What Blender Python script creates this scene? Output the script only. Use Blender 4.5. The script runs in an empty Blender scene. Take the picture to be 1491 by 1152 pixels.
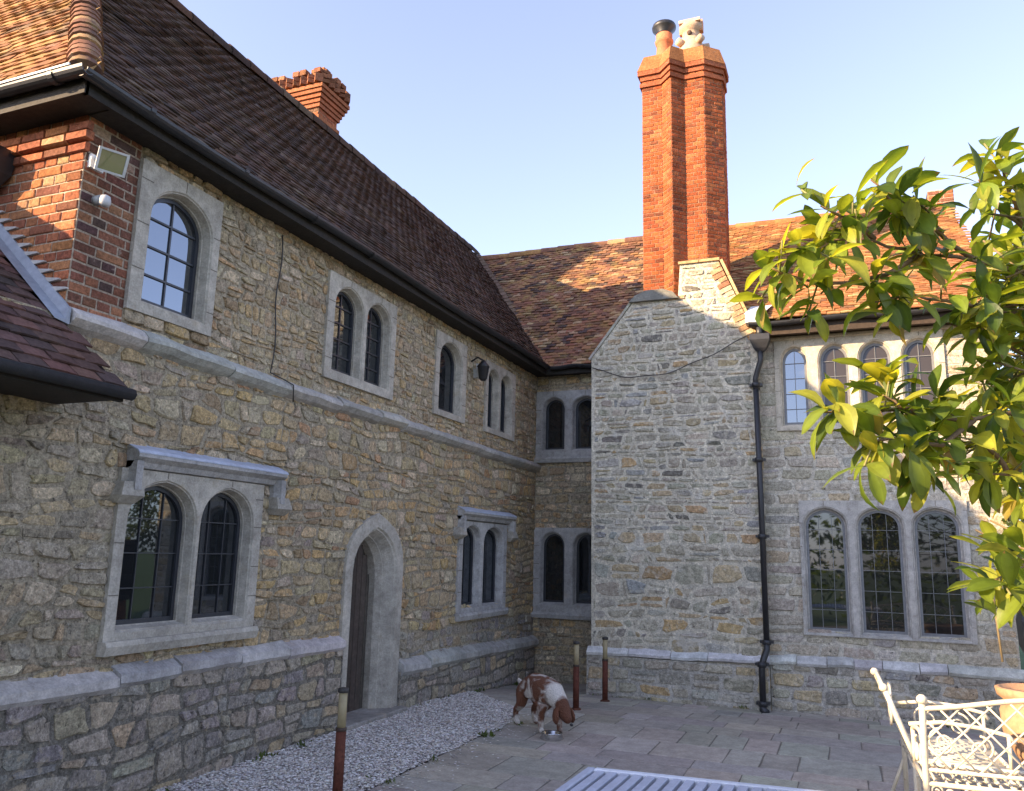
import bpy, math, random
from math import sin, cos, pi, radians, sqrt, atan2
from mathutils import Vector, Matrix, noise
from mathutils.geometry import delaunay_2d_cdt

scene = bpy.context.scene
COL = bpy.context.scene.collection
# ------------------------------------------------------------------ camera
YAW, PITCH, ROLL = radians(-22.5), radians(10.94), radians(1.39)
fw = Vector((sin(YAW)*cos(PITCH), cos(YAW)*cos(PITCH), sin(PITCH)))
rt = Vector((cos(YAW), -sin(YAW), 0)); up = rt.cross(fw)
rt2 = rt*cos(ROLL)+up*sin(ROLL); up2 = up*cos(ROLL)-rt*sin(ROLL)
cd = bpy.data.cameras.new('camera'); cam = bpy.data.objects.new('camera', cd); COL.objects.link(cam)
cd.sensor_fit = 'HORIZONTAL'; cd.sensor_width = 36; cd.lens = 1180/1491*36
cd.clip_start = .05; cd.clip_end = 2000
m = Matrix((rt2, up2, -fw)).transposed().to_4x4(); m.translation = Vector((0, 0, 1.6)); cam.matrix_world = m
scene.camera = cam
# ------------------------------------------------------------------ light
SUN = Vector((1, .98, -.565)).normalized()
el = math.asin(-SUN.z); az = atan2(-SUN.x, -SUN.y)
w = bpy.data.worlds.new('World'); scene.world = w; w.use_nodes = True
wn = w.node_tree; bg = wn.nodes['Background']
sky = wn.nodes.new('ShaderNodeTexSky'); sky.sky_type = 'NISHITA'; sky.sun_disc = False
sky.sun_elevation = el; sky.sun_rotation = az % (2*pi); sky.air_density = 1.0; sky.dust_density = 1.0; sky.ozone_density = 5.5
hs = wn.nodes.new('ShaderNodeHueSaturation'); hs.inputs['Saturation'].default_value = .66; wn.links.new(sky.outputs[0], hs.inputs['Color']); tn = wn.nodes.new('ShaderNodeVectorMath'); tn.operation = 'MULTIPLY'; tn.inputs[1].default_value = (1.03, .965, 1.02); wn.links.new(hs.outputs[0], tn.inputs[0]); wn.links.new(tn.outputs[0], bg.inputs[0]); bg.inputs[1].default_value = .148
ld = bpy.data.lights.new('sun', 'SUN'); ld.energy = 4.6; ld.angle = radians(.5); ld.color = (1, .72, .43)
lo = bpy.data.objects.new('sun', ld); COL.objects.link(lo); lo.rotation_euler = SUN.to_track_quat('-Z', 'Y').to_euler()
lo.location = (-20, -20, 20)
scene.view_settings.view_transform = 'Standard'; scene.view_settings.look = 'None'
scene.view_settings.exposure = 1.66; scene.view_settings.gamma = 1
scene.cycles.use_denoising = True
scene.cycles.max_bounces = 8

# ------------------------------------------------------------------ helpers
def tag(o, label=None, cat=None, group=None, kind=None):
    if label: o['label'] = label
    if cat: o['category'] = cat
    if group: o['group'] = group
    if kind: o['kind'] = kind
    return o
def empty(name, loc, label, cat, group=None):
    o = bpy.data.objects.new(name, None); COL.objects.link(o); o.location = loc; o.empty_display_size = .1
    return tag(o, label, cat, group)
def col_jit(c, r, v=.12, h=.04):
    k = 1+r.uniform(-v, v)
    return tuple(max(.005, x*k*(1+r.uniform(-h, h))) for x in c)
def wpick(r, pal):
    t = r.random()*sum(p[0] for p in pal)
    for p in pal:
        t -= p[0]
        if t <= 0: return p[1]
    return pal[-1][1]
def nz(x, y=0, z=0): return noise.noise(Vector((x, y, z)))

class MB:
    def __init__(s): s.v = []; s.f = []; s.c = []; s.sm = []; s.mi = []
    def add(s, vs, fs, col=(.5, .5, .5), smooth=False, mi=0):
        b = len(s.v); s.v.extend([tuple(v) for v in vs])
        for f in fs:
            s.f.append([b+i for i in f]); s.c.append(col); s.sm.append(smooth); s.mi.append(mi)
    def box(s, a, b, col=(.5, .5, .5), mi=0):
        x0, y0, z0 = a; x1, y1, z1 = b
        vs = [(x0,y0,z0),(x1,y0,z0),(x1,y1,z0),(x0,y1,z0),(x0,y0,z1),(x1,y0,z1),(x1,y1,z1),(x0,y1,z1)]
        s.add(vs, [(0,3,2,1),(4,5,6,7),(0,1,5,4),(1,2,6,5),(2,3,7,6),(3,0,4,7)], col, False, mi)
    def fbox(s, F, a0, a1, b0, b1, w0, w1, col=(.5,.5,.5), bev=0, mi=0):
        q = [(a0,b0),(a1,b0),(a1,b1),(a0,b1)]
        if bev:
            q2 = [(a0+bev,b0+bev),(a1-bev,b0+bev),(a1-bev,b1-bev),(a0+bev,b1-bev)]
            rings = [[F(a,b,w0) for a,b in q],[F(a,b,w1-bev) for a,b in q],[F(a,b,w1) for a,b in q2]]
        else: rings = [[F(a,b,w0) for a,b in q],[F(a,b,w1) for a,b in q]]
        s.rings(rings, col, cap0=True, cap1=True, mi=mi)
    def rings(s, rings, col=(.5,.5,.5), cap0=False, cap1=False, smooth=False, closed=True, mi=0):
        n = len(rings[0]); vs = [v for r in rings for v in r]; fs = []
        for k in range(len(rings)-1):
            for i in range(n if closed else n-1):
                j = (i+1) % n
                fs.append((k*n+i, k*n+j, (k+1)*n+j, (k+1)*n+i))
        if cap0: fs.append(tuple(range(n))[::-1])
        if cap1: fs.append(tuple((len(rings)-1)*n+i for i in range(n)))
        s.add(vs, fs, col, smooth, mi)
    def tube(s, pts, r, n=8, col=(.5,.5,.5), caps=True, rf=None, mi=0):
        pts = [Vector(p) for p in pts]; rings = []
        up = None
        for i, p in enumerate(pts):
            d = (pts[min(i+1, len(pts)-1)]-pts[max(i-1, 0)])
            if d.length < 1e-9: d = Vector((0,0,1))
            d.normalize()
            if up is None:
                up = Vector((0,0,1)) if abs(d.z) < .9 else Vector((1,0,0))
            a = d.cross(up)
            if a.length < 1e-6: a = d.orthogonal()
            a.normalize(); b = d.cross(a); up = -b if False else up
            b.normalize(); up = a.cross(d)
            rr = rf(i/(len(pts)-1)) if rf else r
            rings.append([p+a*cos(2*pi*k/n)*rr+b*sin(2*pi*k/n)*rr for k in range(n)])
        s.rings(rings, col, caps, caps, True, mi=mi)
    def lathe(s, c, prof, n=16, col=(.5,.5,.5), mi=0, smooth=True):
        c = Vector(c)
        s.rings([[c+Vector((r*cos(2*pi*k/n), r*sin(2*pi*k/n), z)) for k in range(n)] for r, z in prof], col, True, True, smooth, mi=mi)
    def build(s, name, mats, parent=None, warp=None):
        me = bpy.data.meshes.new(name)
        off = parent.location if parent is not None else Vector((0,0,0))
        if parent is not None:
            q = parent
            off = Vector((0,0,0))
            while q is not None: off = off+q.location; q = q.parent
        vs = [warp(v) for v in s.v] if warp else s.v
        me.from_pydata([(v[0]-off[0], v[1]-off[1], v[2]-off[2]) for v in vs], [], s.f)
        if not isinstance(mats, (list, tuple)): mats = [mats]
        for mt in mats: me.materials.append(mt)
        me.polygons.foreach_set('use_smooth', s.sm); me.polygons.foreach_set('material_index', s.mi)
        at = me.attributes.new('Col', 'FLOAT_COLOR', 'FACE')
        at.data.foreach_set('color', [x for c in s.c for x in (c[0], c[1], c[2], 1)])
        me.update()
        o = bpy.data.objects.new(name, me); COL.objects.link(o)
        if parent is not None: o.parent = parent
        return o
class Frame:
    def __init__(s, o, u, v, w): s.o = Vector(o); s.u = Vector(u); s.v = Vector(v); s.w = Vector(w)
    def __call__(s, a, b, c=0): return s.o+s.u*a+s.v*b+s.w*c
Z = (0,0,1)
FA = Frame((-4.35,0,0), (0,1,0), Z, (1,0,0))          # long wall on the left, a = y
FB = Frame((0,11.5,0), (1,0,0), Z, (0,-1,0))          # recessed back wall, a = x
FR = Frame((0,10.1,0), (1,0,0), Z, (0,-1,0))          # chimney breast
FC = Frame((0,10.25,0), (1,0,0), Z, (0,-1,0))         # right hand wall
FE = Frame((0,3.35,0), (1,0,0), Z, (0,-1,0))          # end wall

def plate(mb, F, outer, holes, wv, col, mi=0):
    vs = []; fs = []
    for lp in [outer]+holes:
        b = len(vs); vs += [Vector(p) for p in lp]; fs.append(list(range(b, b+len(lp))))
    r = delaunay_2d_cdt(vs, [], fs, 2, 1e-6)
    tv = r[0]; tf = []
    for t in r[2]:
        a, b, c = [tv[i] for i in t[:3]]
        if (b-a).cross(c-a) < 0: t = t[::-1]
        tf.append(tuple(t))
    mb.add([F(p[0], p[1], wv) for p in tv], tf, col, False, mi)

def scan(poly, z):
    xs = []
    n = len(poly)
    for i in range(n):
        (x0, z0), (x1, z1) = poly[i], poly[(i+1) % n]
        if (z0 <= z) != (z1 <= z): xs.append(x0+(z-z0)/(z1-z0)*(x1-x0))
    xs.sort(); return [(xs[i], xs[i+1]) for i in range(0, len(xs)-1, 2)]
def sub_iv(iv, cuts):
    for c0, c1 in cuts:
        out = []
        for a, b in iv:
            if c1 <= a or c0 >= b: out.append((a, b)); continue
            if c0 > a: out.append((a, c0))
            if c1 < b: out.append((c1, b))
        iv = out
    return iv

def stone(mb, F, q, h, col, r, n=10, pw=.5, rough=.06, w0=-.004):
    """one stone: q = 4 corners (bl, br, tr, tl) in the wall's plane"""
    pts = []
    cut = [r.uniform(.06, .06+pw*.75) for _ in range(4)]
    cs = [(-1,-1),(1,-1),(1,1),(-1,1)]
    for k in range(4):
        a, b = cs[k], cs[(k+1) % 4]; c0, c1 = cut[k], cut[(k+1) % 4]
        for t in (c0*.5, (c0+1-c1)/2+r.uniform(-.12,.12), 1-c1*.5):
            x = a[0]+(b[0]-a[0])*t; y = a[1]+(b[1]-a[1])*t
            m_ = r.uniform(0, rough*1.1)
            if t < .3 or t > .7: m_ += .02
            if a[1] == b[1]: y *= 1-m_*1.3
            else: x *= 1-m_
            pts.append((x, y))
    n = 12
    def bil(a, b):
        u, v = (a+1)/2, (b+1)/2
        x = (q[0][0]*(1-u)+q[1][0]*u)*(1-v)+(q[3][0]*(1-u)+q[2][0]*u)*v
        y = (q[0][1]*(1-u)+q[1][1]*u)*(1-v)+(q[3][1]*(1-u)+q[2][1]*u)*v
        return x, y
    ta, tb = r.uniform(-.35, .35)*h, r.uniform(-.35, .35)*h
    rings = [[F(*bil(a, b), w0) for a, b in pts],
             [F(*bil(a*.98, b*.97), h*.55) for a, b in pts],
             [F(*bil(a*(.91-.04*pw), b*(.87-.06*pw)), h*(1+r.uniform(-.22, .18))+ta*a+tb*b) for a, b in pts]]
    b0 = len(mb.v)
    mb.rings(rings, col, smooth=False)
    top = 2*n; cx = bil(r.uniform(-.3, .3), r.uniform(-.3, .3))
    mb.v.append(tuple(F(cx[0], cx[1], h*(1.05+r.uniform(-.15, .2)))))
    ci = len(mb.v)-1
    for i in range(n):
        mb.f.append([b0+top+i, b0+top+(i+1) % n, ci]); mb.c.append(col); mb.sm.append(False); mb.mi.append(0)

def brick(mb, F, a0, a1, b0, b1, h, col, r):
    j = lambda: r.uniform(-.002, .002)
    q = [(a0+j(), b0+j()), (a1+j(), b0+j()), (a1+j(), b1+j()), (a0+j(), b1+j())]
    e = .005; cx, cy = (a0+a1)/2, (b0+b1)/2
    q2 = [(x+(e if x < cx else -e), y+(e if y < cy else -e)) for x, y in q]
    hh = [h+r.uniform(-.002, .002) for _ in q]
    mb.rings([[F(x, y, -.003) for x, y in q], [F(x, y, h*.6) for x, y in q], [F(x, y, g) for (x, y), g in zip(q2, hh)]], col, cap1=True)

def masonry(mb, F, outer, holes, r, ch=(.1,.2), sw=(.14,.4), gap=.014, h=(.012,.03), pal=None, wob=.018, split=.3,
            mort=(.4,.36,.28), zfun=None, flint=0, back=True, pw=.5, n=10, rough=.06, slant=.02, edge=.0):
    if back: plate(mb, F, outer, holes, 0, mort)
    zs = [p[1] for p in outer]; z = min(zs)+.002; zt = max(zs); k = 0
    sd = r.uniform(0, 100)
    while z < zt-.03:
        hh = r.uniform(*ch)
        if zt-z-hh < ch[0]*.6: hh = zt-z
        if hh > ch[1]*1.3: hh = hh/2
        zm = z+hh/2
        iv = []
        s1 = scan(outer, zm)
        iv = sub_iv(s1, [c for hp in holes for c in scan(hp, zm)])
        lo = lambda a, z=z, k=k: z+(nz(a*1.7, k*3.1, sd)*wob if k else 0)
        k2 = k+1; z2 = z+hh; last = z2 > zt-.01
        hi = lambda a, z2=z2, k2=k2: z2+(0 if last else nz(a*1.7, k2*3.1, sd)*wob)
        for a0, a1 in iv:
            a0 += edge; a1 -= edge
            a = a0; jl = 0
            while a < a1-.02:
                wd = r.uniform(*sw)*(.8+.5*hh/ch[1])
                if flint and r.random() < flint: wd = r.uniform(.04, .08)
                if a1-a-wd < sw[0]*.7: wd = a1-a
                b = a+wd
                jr = 0 if b >= a1-1e-4 else r.uniform(-slant, slant)
                g = gap*r.uniform(.5, 1.1)
                c = col_jit(wpick(r, pal(a+wd/2, zm) if callable(pal) else pal), r)
                q = [(a+g/2+jl, lo(a)+g/2), (b-g/2+jr, lo(b)+g/2), (b-g/2-jr, hi(b)-g/2), (a+g/2-jl, hi(a)-g/2)]
                if hh > (ch[0]+ch[1])/2 and r.random() < split and wd > .1:
                    t1, t2 = r.uniform(.38, .62), r.uniform(.38, .62)
                    ml = (q[0][0]*(1-t1)+q[3][0]*t1, q[0][1]*(1-t1)+q[3][1]*t1); mr = (q[1][0]*(1-t2)+q[2][0]*t2, q[1][1]*(1-t2)+q[2][1]*t2)
                    stone(mb, F, [q[0], q[1], (mr[0], mr[1]-g/2), (ml[0], ml[1]-g/2)], r.uniform(*h), c, r, n, pw, rough)
                    c = col_jit(wpick(r, pal(a+wd/2, zm) if callable(pal) else pal), r)
                    stone(mb, F, [(ml[0], ml[1]+g/2), (mr[0], mr[1]+g/2), q[2], q[3]], r.uniform(*h), c, r, n, pw, rough)
                else:
                    stone(mb, F, q, r.uniform(*h), c, r, n, pw, rough)
                a = b; jl = jr
        z += hh; k += 1

def brickwork(mb, F, outer, holes, r, pal, mort=(.38,.33,.27), bw=.215, bh=.066, h=.008, gap=.011, back=True, z0=0):
    if back: plate(mb, F, outer, holes, 0, mort)
    zs = [p[1] for p in outer]; k = int(math.floor((min(zs)-z0)/bh)); zt = max(zs)
    while z0+k*bh < zt-.02:
        z = z0+k*bh; zl = max(z, min(zs)); zh = min(z+bh, zt)
        if zh-zl > .02:
            zm = (zl+zh)/2
            for a0, a1 in sub_iv(scan(outer, zm), [c for hp in holes for c in scan(hp, zm)]):
                half = bw/2
                a = a0; wd = bw if k % 2 == 0 else half
                while a < a1-.015:
                    w_ = wd if k % 2 == 0 else (half if True else wd)
                    w_ = bw if (k % 2 == 0) else half
                    if a == a0 and k % 2 == 0: w_ = bw*.75
                    if a1-a-w_ < .04: w_ = a1-a
                    brick(mb, F, a+gap/2, a+w_-gap/2, zl+gap/2, zh-gap/2, h*r.uniform(.6, 1.2), col_jit(wpick(r, pal), r, .18, .06), r)
                    a += w_
        k += 1

# ------------------------------------------------------------------ materials
def mat(name, attr=True, base=(.5,.5,.5), rough=.85, n1=(30,.25), n2=(4,.2), bump=(60,.3,.004), spec=.3, metal=0, patch=None, fine=None):
    m = bpy.data.materials.new(name); m.use_nodes = True; nt = m.node_tree; N = nt.nodes; L = nt.links
    bs = N['Principled BSDF']; bs.inputs['Roughness'].default_value = rough
    bs.inputs['Specular IOR Level'].default_value = spec; bs.inputs['Metallic'].default_value = metal
    geo = N.new('ShaderNodeNewGeometry')
    if attr:
        a = N.new('ShaderNodeAttribute'); a.attribute_name = 'Col'; cur = a.outputs['Color']
    else:
        a = N.new('ShaderNodeRGB'); a.outputs[0].default_value = (*base, 1); cur = a.outputs[0]
    for (sc, am) in (n1, n2)+((fine,) if fine else ()):
        if not am: continue
        t = N.new('ShaderNodeTexNoise'); t.inputs['Scale'].default_value = sc; t.inputs['Detail'].default_value = 5; t.inputs['Roughness'].default_value = .65
        L.new(geo.outputs['Position'], t.inputs['Vector'])
        mr = N.new('ShaderNodeMapRange'); mr.inputs['From Min'].default_value = .28; mr.inputs['From Max'].default_value = .72
        mr.inputs['To Min'].default_value = 1-am; mr.inputs['To Max'].default_value = 1+am
        L.new(t.outputs['Fac'], mr.inputs['Value'])
        mx = N.new('ShaderNodeVectorMath'); mx.operation = 'MULTIPLY'
        L.new(cur, mx.inputs[0]); L.new(mr.outputs[0], mx.inputs[1]); cur = mx.outputs[0]
    for p in (patch or []):   # (scale, lo, hi, colour, strength)
        t = N.new('ShaderNodeTexNoise'); t.inputs['Scale'].default_value = p[0]; t.inputs['Detail'].default_value = 8; t.inputs['Roughness'].default_value = .7
        ad = N.new('ShaderNodeVectorMath'); ad.inputs[1].default_value = (p[0]*3.3, 7.1, p[4]*11)
        L.new(geo.outputs['Position'], ad.inputs[0]); L.new(ad.outputs[0], t.inputs['Vector'])
        mr = N.new('ShaderNodeMapRange'); mr.inputs['From Min'].default_value = p[1]; mr.inputs['From Max'].default_value = p[2]
        mr.inputs['To Max'].default_value = p[4]
        L.new(t.outputs['Fac'], mr.inputs['Value'])
        mx = N.new('ShaderNodeMix'); mx.data_type = 'RGBA'; mx.inputs[7].default_value = (*p[3], 1)
        L.new(mr.outputs[0], mx.inputs[0]); L.new(cur, mx.inputs[6]); cur = mx.outputs[2]
    L.new(cur, bs.inputs['Base Color'])
    if bump:
        t = N.new('ShaderNodeTexNoise'); t.inputs['Scale'].default_value = bump[0]; t.inputs['Detail'].default_value = 6; t.inputs['Roughness'].default_value = .7
        L.new(geo.outputs['Position'], t.inputs['Vector'])
        b = N.new('ShaderNodeBump'); b.inputs['Strength'].default_value = bump[1]; b.inputs['Distance'].default_value = bump[2]
        L.new(t.outputs['Fac'], b.inputs['Height']); L.new(b.outputs[0], bs.inputs['Normal'])
    return m
M_rub = mat('rubble_stone', n1=(26,.5), n2=(1.6,.16), bump=(42,1.,.024), rough=.95, spec=.1, fine=(75,.42),
            patch=[(15,.54,.60,(.50,.42,.30),.55),(23,.59,.65,(.05,.042,.035),.75),(34,.62,.67,(.62,.58,.50),.6)])
M_pale = mat('limewashed_rubble', n1=(26,.42), n2=(1.8,.14), bump=(42,1.,.022), rough=.95, spec=.1, fine=(75,.36),
            patch=[(12,.54,.60,(.60,.54,.42),.55),(19,.62,.67,(.04,.038,.036),.85),(30,.62,.67,(.78,.76,.70),.6),(2.6,.57,.66,(.68,.65,.58),.5)])
M_dress = mat('dressed_stone', n1=(14,.25), n2=(2.2,.26), bump=(30,.8,.012), rough=.88, spec=.15, fine=(70,.2),
            patch=[(9,.56,.72,(.17,.15,.12),.5),(5,.58,.70,(.40,.31,.18),.35)])
M_brick = mat('brick', n1=(40,.42), n2=(3,.24), bump=(60,.9,.01), rough=.93, spec=.1, fine=(90,.25), patch=[(9,.56,.70,(.10,.07,.06),.5),(16,.62,.68,(.45,.38,.30),.4)])
M_tile = mat('clay_tile', n1=(35,.3), n2=(2,.22), bump=(70,.5,.005), rough=.9, spec=.12, patch=[(5,.62,.76,(.20,.16,.09),.4)])
M_tile2 = mat('lichened_clay_tile', n1=(35,.3), n2=(2,.2), bump=(70,.5,.005), rough=.9, spec=.15, patch=[(4,.50,.70,(.40,.29,.09),.6),(9,.60,.72,(.45,.42,.30),.5)])
M_dark = mat('black_iron', attr=False, base=(.02,.02,.022), rough=.45, n1=(20,.3), n2=(2,.2), bump=(60,.2,.002), spec=.5)
M_frame = mat('dark_grey_paint', attr=False, base=(.028,.03,.036), rough=.4, n1=(20,.2), n2=(2,.1), bump=None, spec=.5)
M_lead = mat('lead_sheet', n1=(18,.2), n2=(4,.15), bump=(25,.3,.004), rough=.5, spec=.5)
M_wood = mat('old_oak', n1=(25,.3), n2=(3,.2), bump=(40,.6,.006), rough=.75)
M_gen = mat('painted_surface', n1=(30,.12), n2=(4,.1), bump=(50,.2,.002), rough=.55, spec=.4)
M_flag = mat('sandstone_flag', n1=(9,.22), n2=(.9,.16), bump=(25,.7,.008), rough=.85, spec=.2, fine=(50,.2), patch=[(2.2,.56,.72,(.15,.135,.12),.4),(40,.64,.69,(.55,.52,.46),.4)])
M_grav = mat('gravel', n1=(60,.2), n2=(3,.12), bump=(90,.3,.003), rough=.9)
M_mort = mat('soil', attr=False, base=(.11,.095,.075), n1=(20,.3), n2=(2,.3), bump=(30,.6,.02), rough=.95)
M_grass = mat('grass', attr=False, base=(.05,.09,.025), n1=(20,.4), n2=(.5,.3), bump=(60,.8,.03), rough=.95)
M_cream = mat('cream_painted_iron', n1=(40,.1), n2=(6,.1), bump=(90,.3,.002), rough=.5, spec=.4, patch=[(26,.61,.70,(.30,.15,.06),.65)])
M_terra = mat('terracotta', n1=(25,.2), n2=(5,.2), bump=(60,.4,.004), rough=.85)

def leafmat(name, base, tr):
    m = bpy.data.materials.new(name); m.use_nodes = True; nt = m.node_tree; N = nt.nodes; L = nt.links
    N.remove(N['Principled BSDF']); out = N['Material Output']
    a = N.new('ShaderNodeAttribute'); a.attribute_name = 'Col'
    t = N.new('ShaderNodeTexNoise'); t.inputs['Scale'].default_value = 35; g = N.new('ShaderNodeNewGeometry'); L.new(g.outputs['Position'], t.inputs['Vector'])
    mr = N.new('ShaderNodeMapRange'); mr.inputs['To Min'].default_value = .75; mr.inputs['To Max'].default_value = 1.25; L.new(t.outputs['Fac'], mr.inputs['Value'])
    v = N.new('ShaderNodeVectorMath'); v.operation = 'MULTIPLY'; L.new(a.outputs['Color'], v.inputs[0]); L.new(mr.outputs[0], v.inputs[1])
    p = N.new('ShaderNodeBsdfPrincipled'); p.inputs['Roughness'].default_value = .42; p.inputs['Specular IOR Level'].default_value = .45
    L.new(v.outputs[0], p.inputs['Base Color'])
    b = N.new('ShaderNodeBump'); b.inputs['Strength'].default_value = .4; b.inputs['Distance'].default_value = .004
    L.new(t.outputs['Fac'], b.inputs['Height']); L.new(b.outputs[0], p.inputs['Normal'])
    tl = N.new('ShaderNodeBsdfTranslucent')
    v2 = N.new('ShaderNodeVectorMath'); v2.operation = 'MULTIPLY'; v2.inputs[1].default_value = tr; L.new(v.outputs[0], v2.inputs[0]); L.new(v2.outputs[0], tl.inputs[0])
    mx = N.new('ShaderNodeMixShader'); mx.inputs[0].default_value = .5; L.new(p.outputs[0], mx.inputs[1]); L.new(tl.outputs[0], mx.inputs[2]); L.new(mx.outputs[0], out.inputs[0])
    return m
M_leaf = leafmat('leaf', None, (2.2, 1.9, .7))
def glassmat(name='window_glass', see=.0, base=(.012,.013,.014), ior=1.9):
    m = bpy.data.materials.new(name); m.use_nodes = True; nt = m.node_tree; N = nt.nodes; L = nt.links
    p = N['Principled BSDF']; out = N['Material Output']
    p.inputs['Base Color'].default_value = (*base, 1); p.inputs['Roughness'].default_value = .6; p.inputs['Specular IOR Level'].default_value = 0
    gl = N.new('ShaderNodeBsdfGlossy'); gl.inputs['Roughness'].default_value = .02; gl.inputs['Color'].default_value = (.82,.9,1,1)  # bluish gloss colour strengthens the blue of the reflected sky
    fr = N.new('ShaderNodeFresnel'); fr.inputs['IOR'].default_value = ior
    g = N.new('ShaderNodeNewGeometry'); t = N.new('ShaderNodeTexNoise'); t.inputs['Scale'].default_value = 3; t.inputs['Detail'].default_value = 0; L.new(g.outputs['Position'], t.inputs['Vector'])
    b = N.new('ShaderNodeBump'); b.inputs['Strength'].default_value = .12; b.inputs['Distance'].default_value = .006; L.new(t.outputs['Fac'], b.inputs['Height'])
    L.new(b.outputs[0], gl.inputs['Normal'])
    mx = N.new('ShaderNodeMixShader'); L.new(fr.outputs[0], mx.inputs[0]); L.new(p.outputs[0], mx.inputs[1]); L.new(gl.outputs[0], mx.inputs[2])
    if see:
        tr = N.new('ShaderNodeBsdfTransparent'); tr.inputs[0].default_value = (.8,.8,.8,1)
        L.new(tr.outputs[0], mx.inputs[1])
    L.new(mx.outputs[0], out.inputs[0]); return m
M_glass = glassmat(); M_gdim = glassmat('blind_brown_glass', 0, (.045,.036,.026), 1.45); M_gmid = glassmat('mid_mirror_glass', 0, (.014,.014,.014), 1.6); M_gsky = glassmat('sky_boosted_glass', 0, (.03,.03,.03), 2.6); M_clear = glassmat('clear_window_glass', 1)  # index varies per pane to set reflection strength; dim base browned for blinds

R = random.Random(7)
def soft0(pal, k=.4):
    tot = sum(p[0] for p in pal); mn = [sum(p[0]*p[1][i] for p in pal)/tot for i in range(3)]
    return [(w_, tuple(c[i]*(1-k)+mn[i]*k for i in range(3))) for w_, c in pal]
def gz(x, y):
    s_ = -.05*max(0, y-8.2)
    return s_-.06*max(0, min(1, (y-9)/2.5))*max(0, min(1, (-3-x)/1.0))
warp_g = lambda v: (v[0], v[1], v[2]+gz(v[0], v[1]))

# palettes (albedo)
TAN=(.52,.385,.215); OCH=(.55,.355,.15); OLV=(.42,.345,.215); GRY=(.40,.35,.275); PALE=(.64,.54,.38); BLU=(.27,.26,.25); RED=(.43,.23,.115); BRN=(.27,.185,.11)
def soft(pal, k=.4):
    tot = sum(p[0] for p in pal); mn = [sum(p[0]*p[1][i] for p in pal)/tot for i in range(3)]
    return [(w_, tuple(c[i]*(1-k)+mn[i]*k for i in range(3))) for w_, c in pal]
def pal_A(a, z): return soft(pal_A0(a, z), .42)
def pal_A0(a, z):
    if z < .8: return [(4,GRY),(3,(.29,.26,.235)),(2,BLU),(1,TAN),(1,OLV)]
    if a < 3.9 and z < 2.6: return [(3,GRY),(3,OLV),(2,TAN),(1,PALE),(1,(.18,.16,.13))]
    return [(4,TAN),(2,OCH),(3,OLV),(1.6,GRY),(1.6,PALE),(.5,BLU),(.5,RED),(1,BRN)]
pal_up = soft([(4,(.50,.375,.22)),(2,(.52,.345,.165)),(2.5,(.42,.345,.23)),(2,(.42,.37,.28)),(1.6,PALE),(1,BRN)], .35)
pal_br = soft([(4,(.37,.335,.255)),(3,(.44,.395,.30)),(2.4,(.46,.36,.215)),(1.3,(.30,.28,.24)),(.7,(.31,.31,.30)),(.8,(.47,.31,.15)),(.55,(.15,.14,.125)),(1.4,(.44,.41,.34))], .2)
pal_C = [(4,(.47,.415,.315)),(3,(.41,.365,.29)),(2,(.49,.39,.26)),(1.5,(.37,.35,.31)),(.4,(.28,.27,.25)),(1.2,(.56,.51,.41))]
pal_bk = [(4,(.34,.125,.06)),(3,(.27,.10,.055)),(2,(.40,.17,.075)),(1,(.17,.075,.05)),(.8,(.42,.24,.13))]
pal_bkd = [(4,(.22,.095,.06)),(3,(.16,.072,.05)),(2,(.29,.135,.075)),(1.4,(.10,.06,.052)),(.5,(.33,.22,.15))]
pal_st = [(5,(.36,.095,.035)),(3,(.30,.08,.032)),(2,(.40,.125,.05)),(.8,(.20,.065,.035))]
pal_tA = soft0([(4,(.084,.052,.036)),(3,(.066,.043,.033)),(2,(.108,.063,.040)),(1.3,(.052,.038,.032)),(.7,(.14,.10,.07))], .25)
pal_tB = [(4,(.21,.10,.06)),(3,(.15,.078,.052)),(2,(.27,.14,.07)),(1.6,(.08,.052,.045)),(1,(.33,.22,.13))]
pal_tC = [(4,(.33,.135,.055)),(3,(.27,.115,.05)),(2,(.38,.19,.08)),(1,(.20,.10,.055)),(1,(.40,.28,.12))]
DS = (.42,.385,.32)      # dressed stone
DSB = (.40,.385,.36)

# ================================================================== THE HOUSE
house = empty('stone_manor_house', (0, 11, 0), 'old rubble stone manor house with tiled roofs and tall brick chimney beside the patio', 'house')

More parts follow.
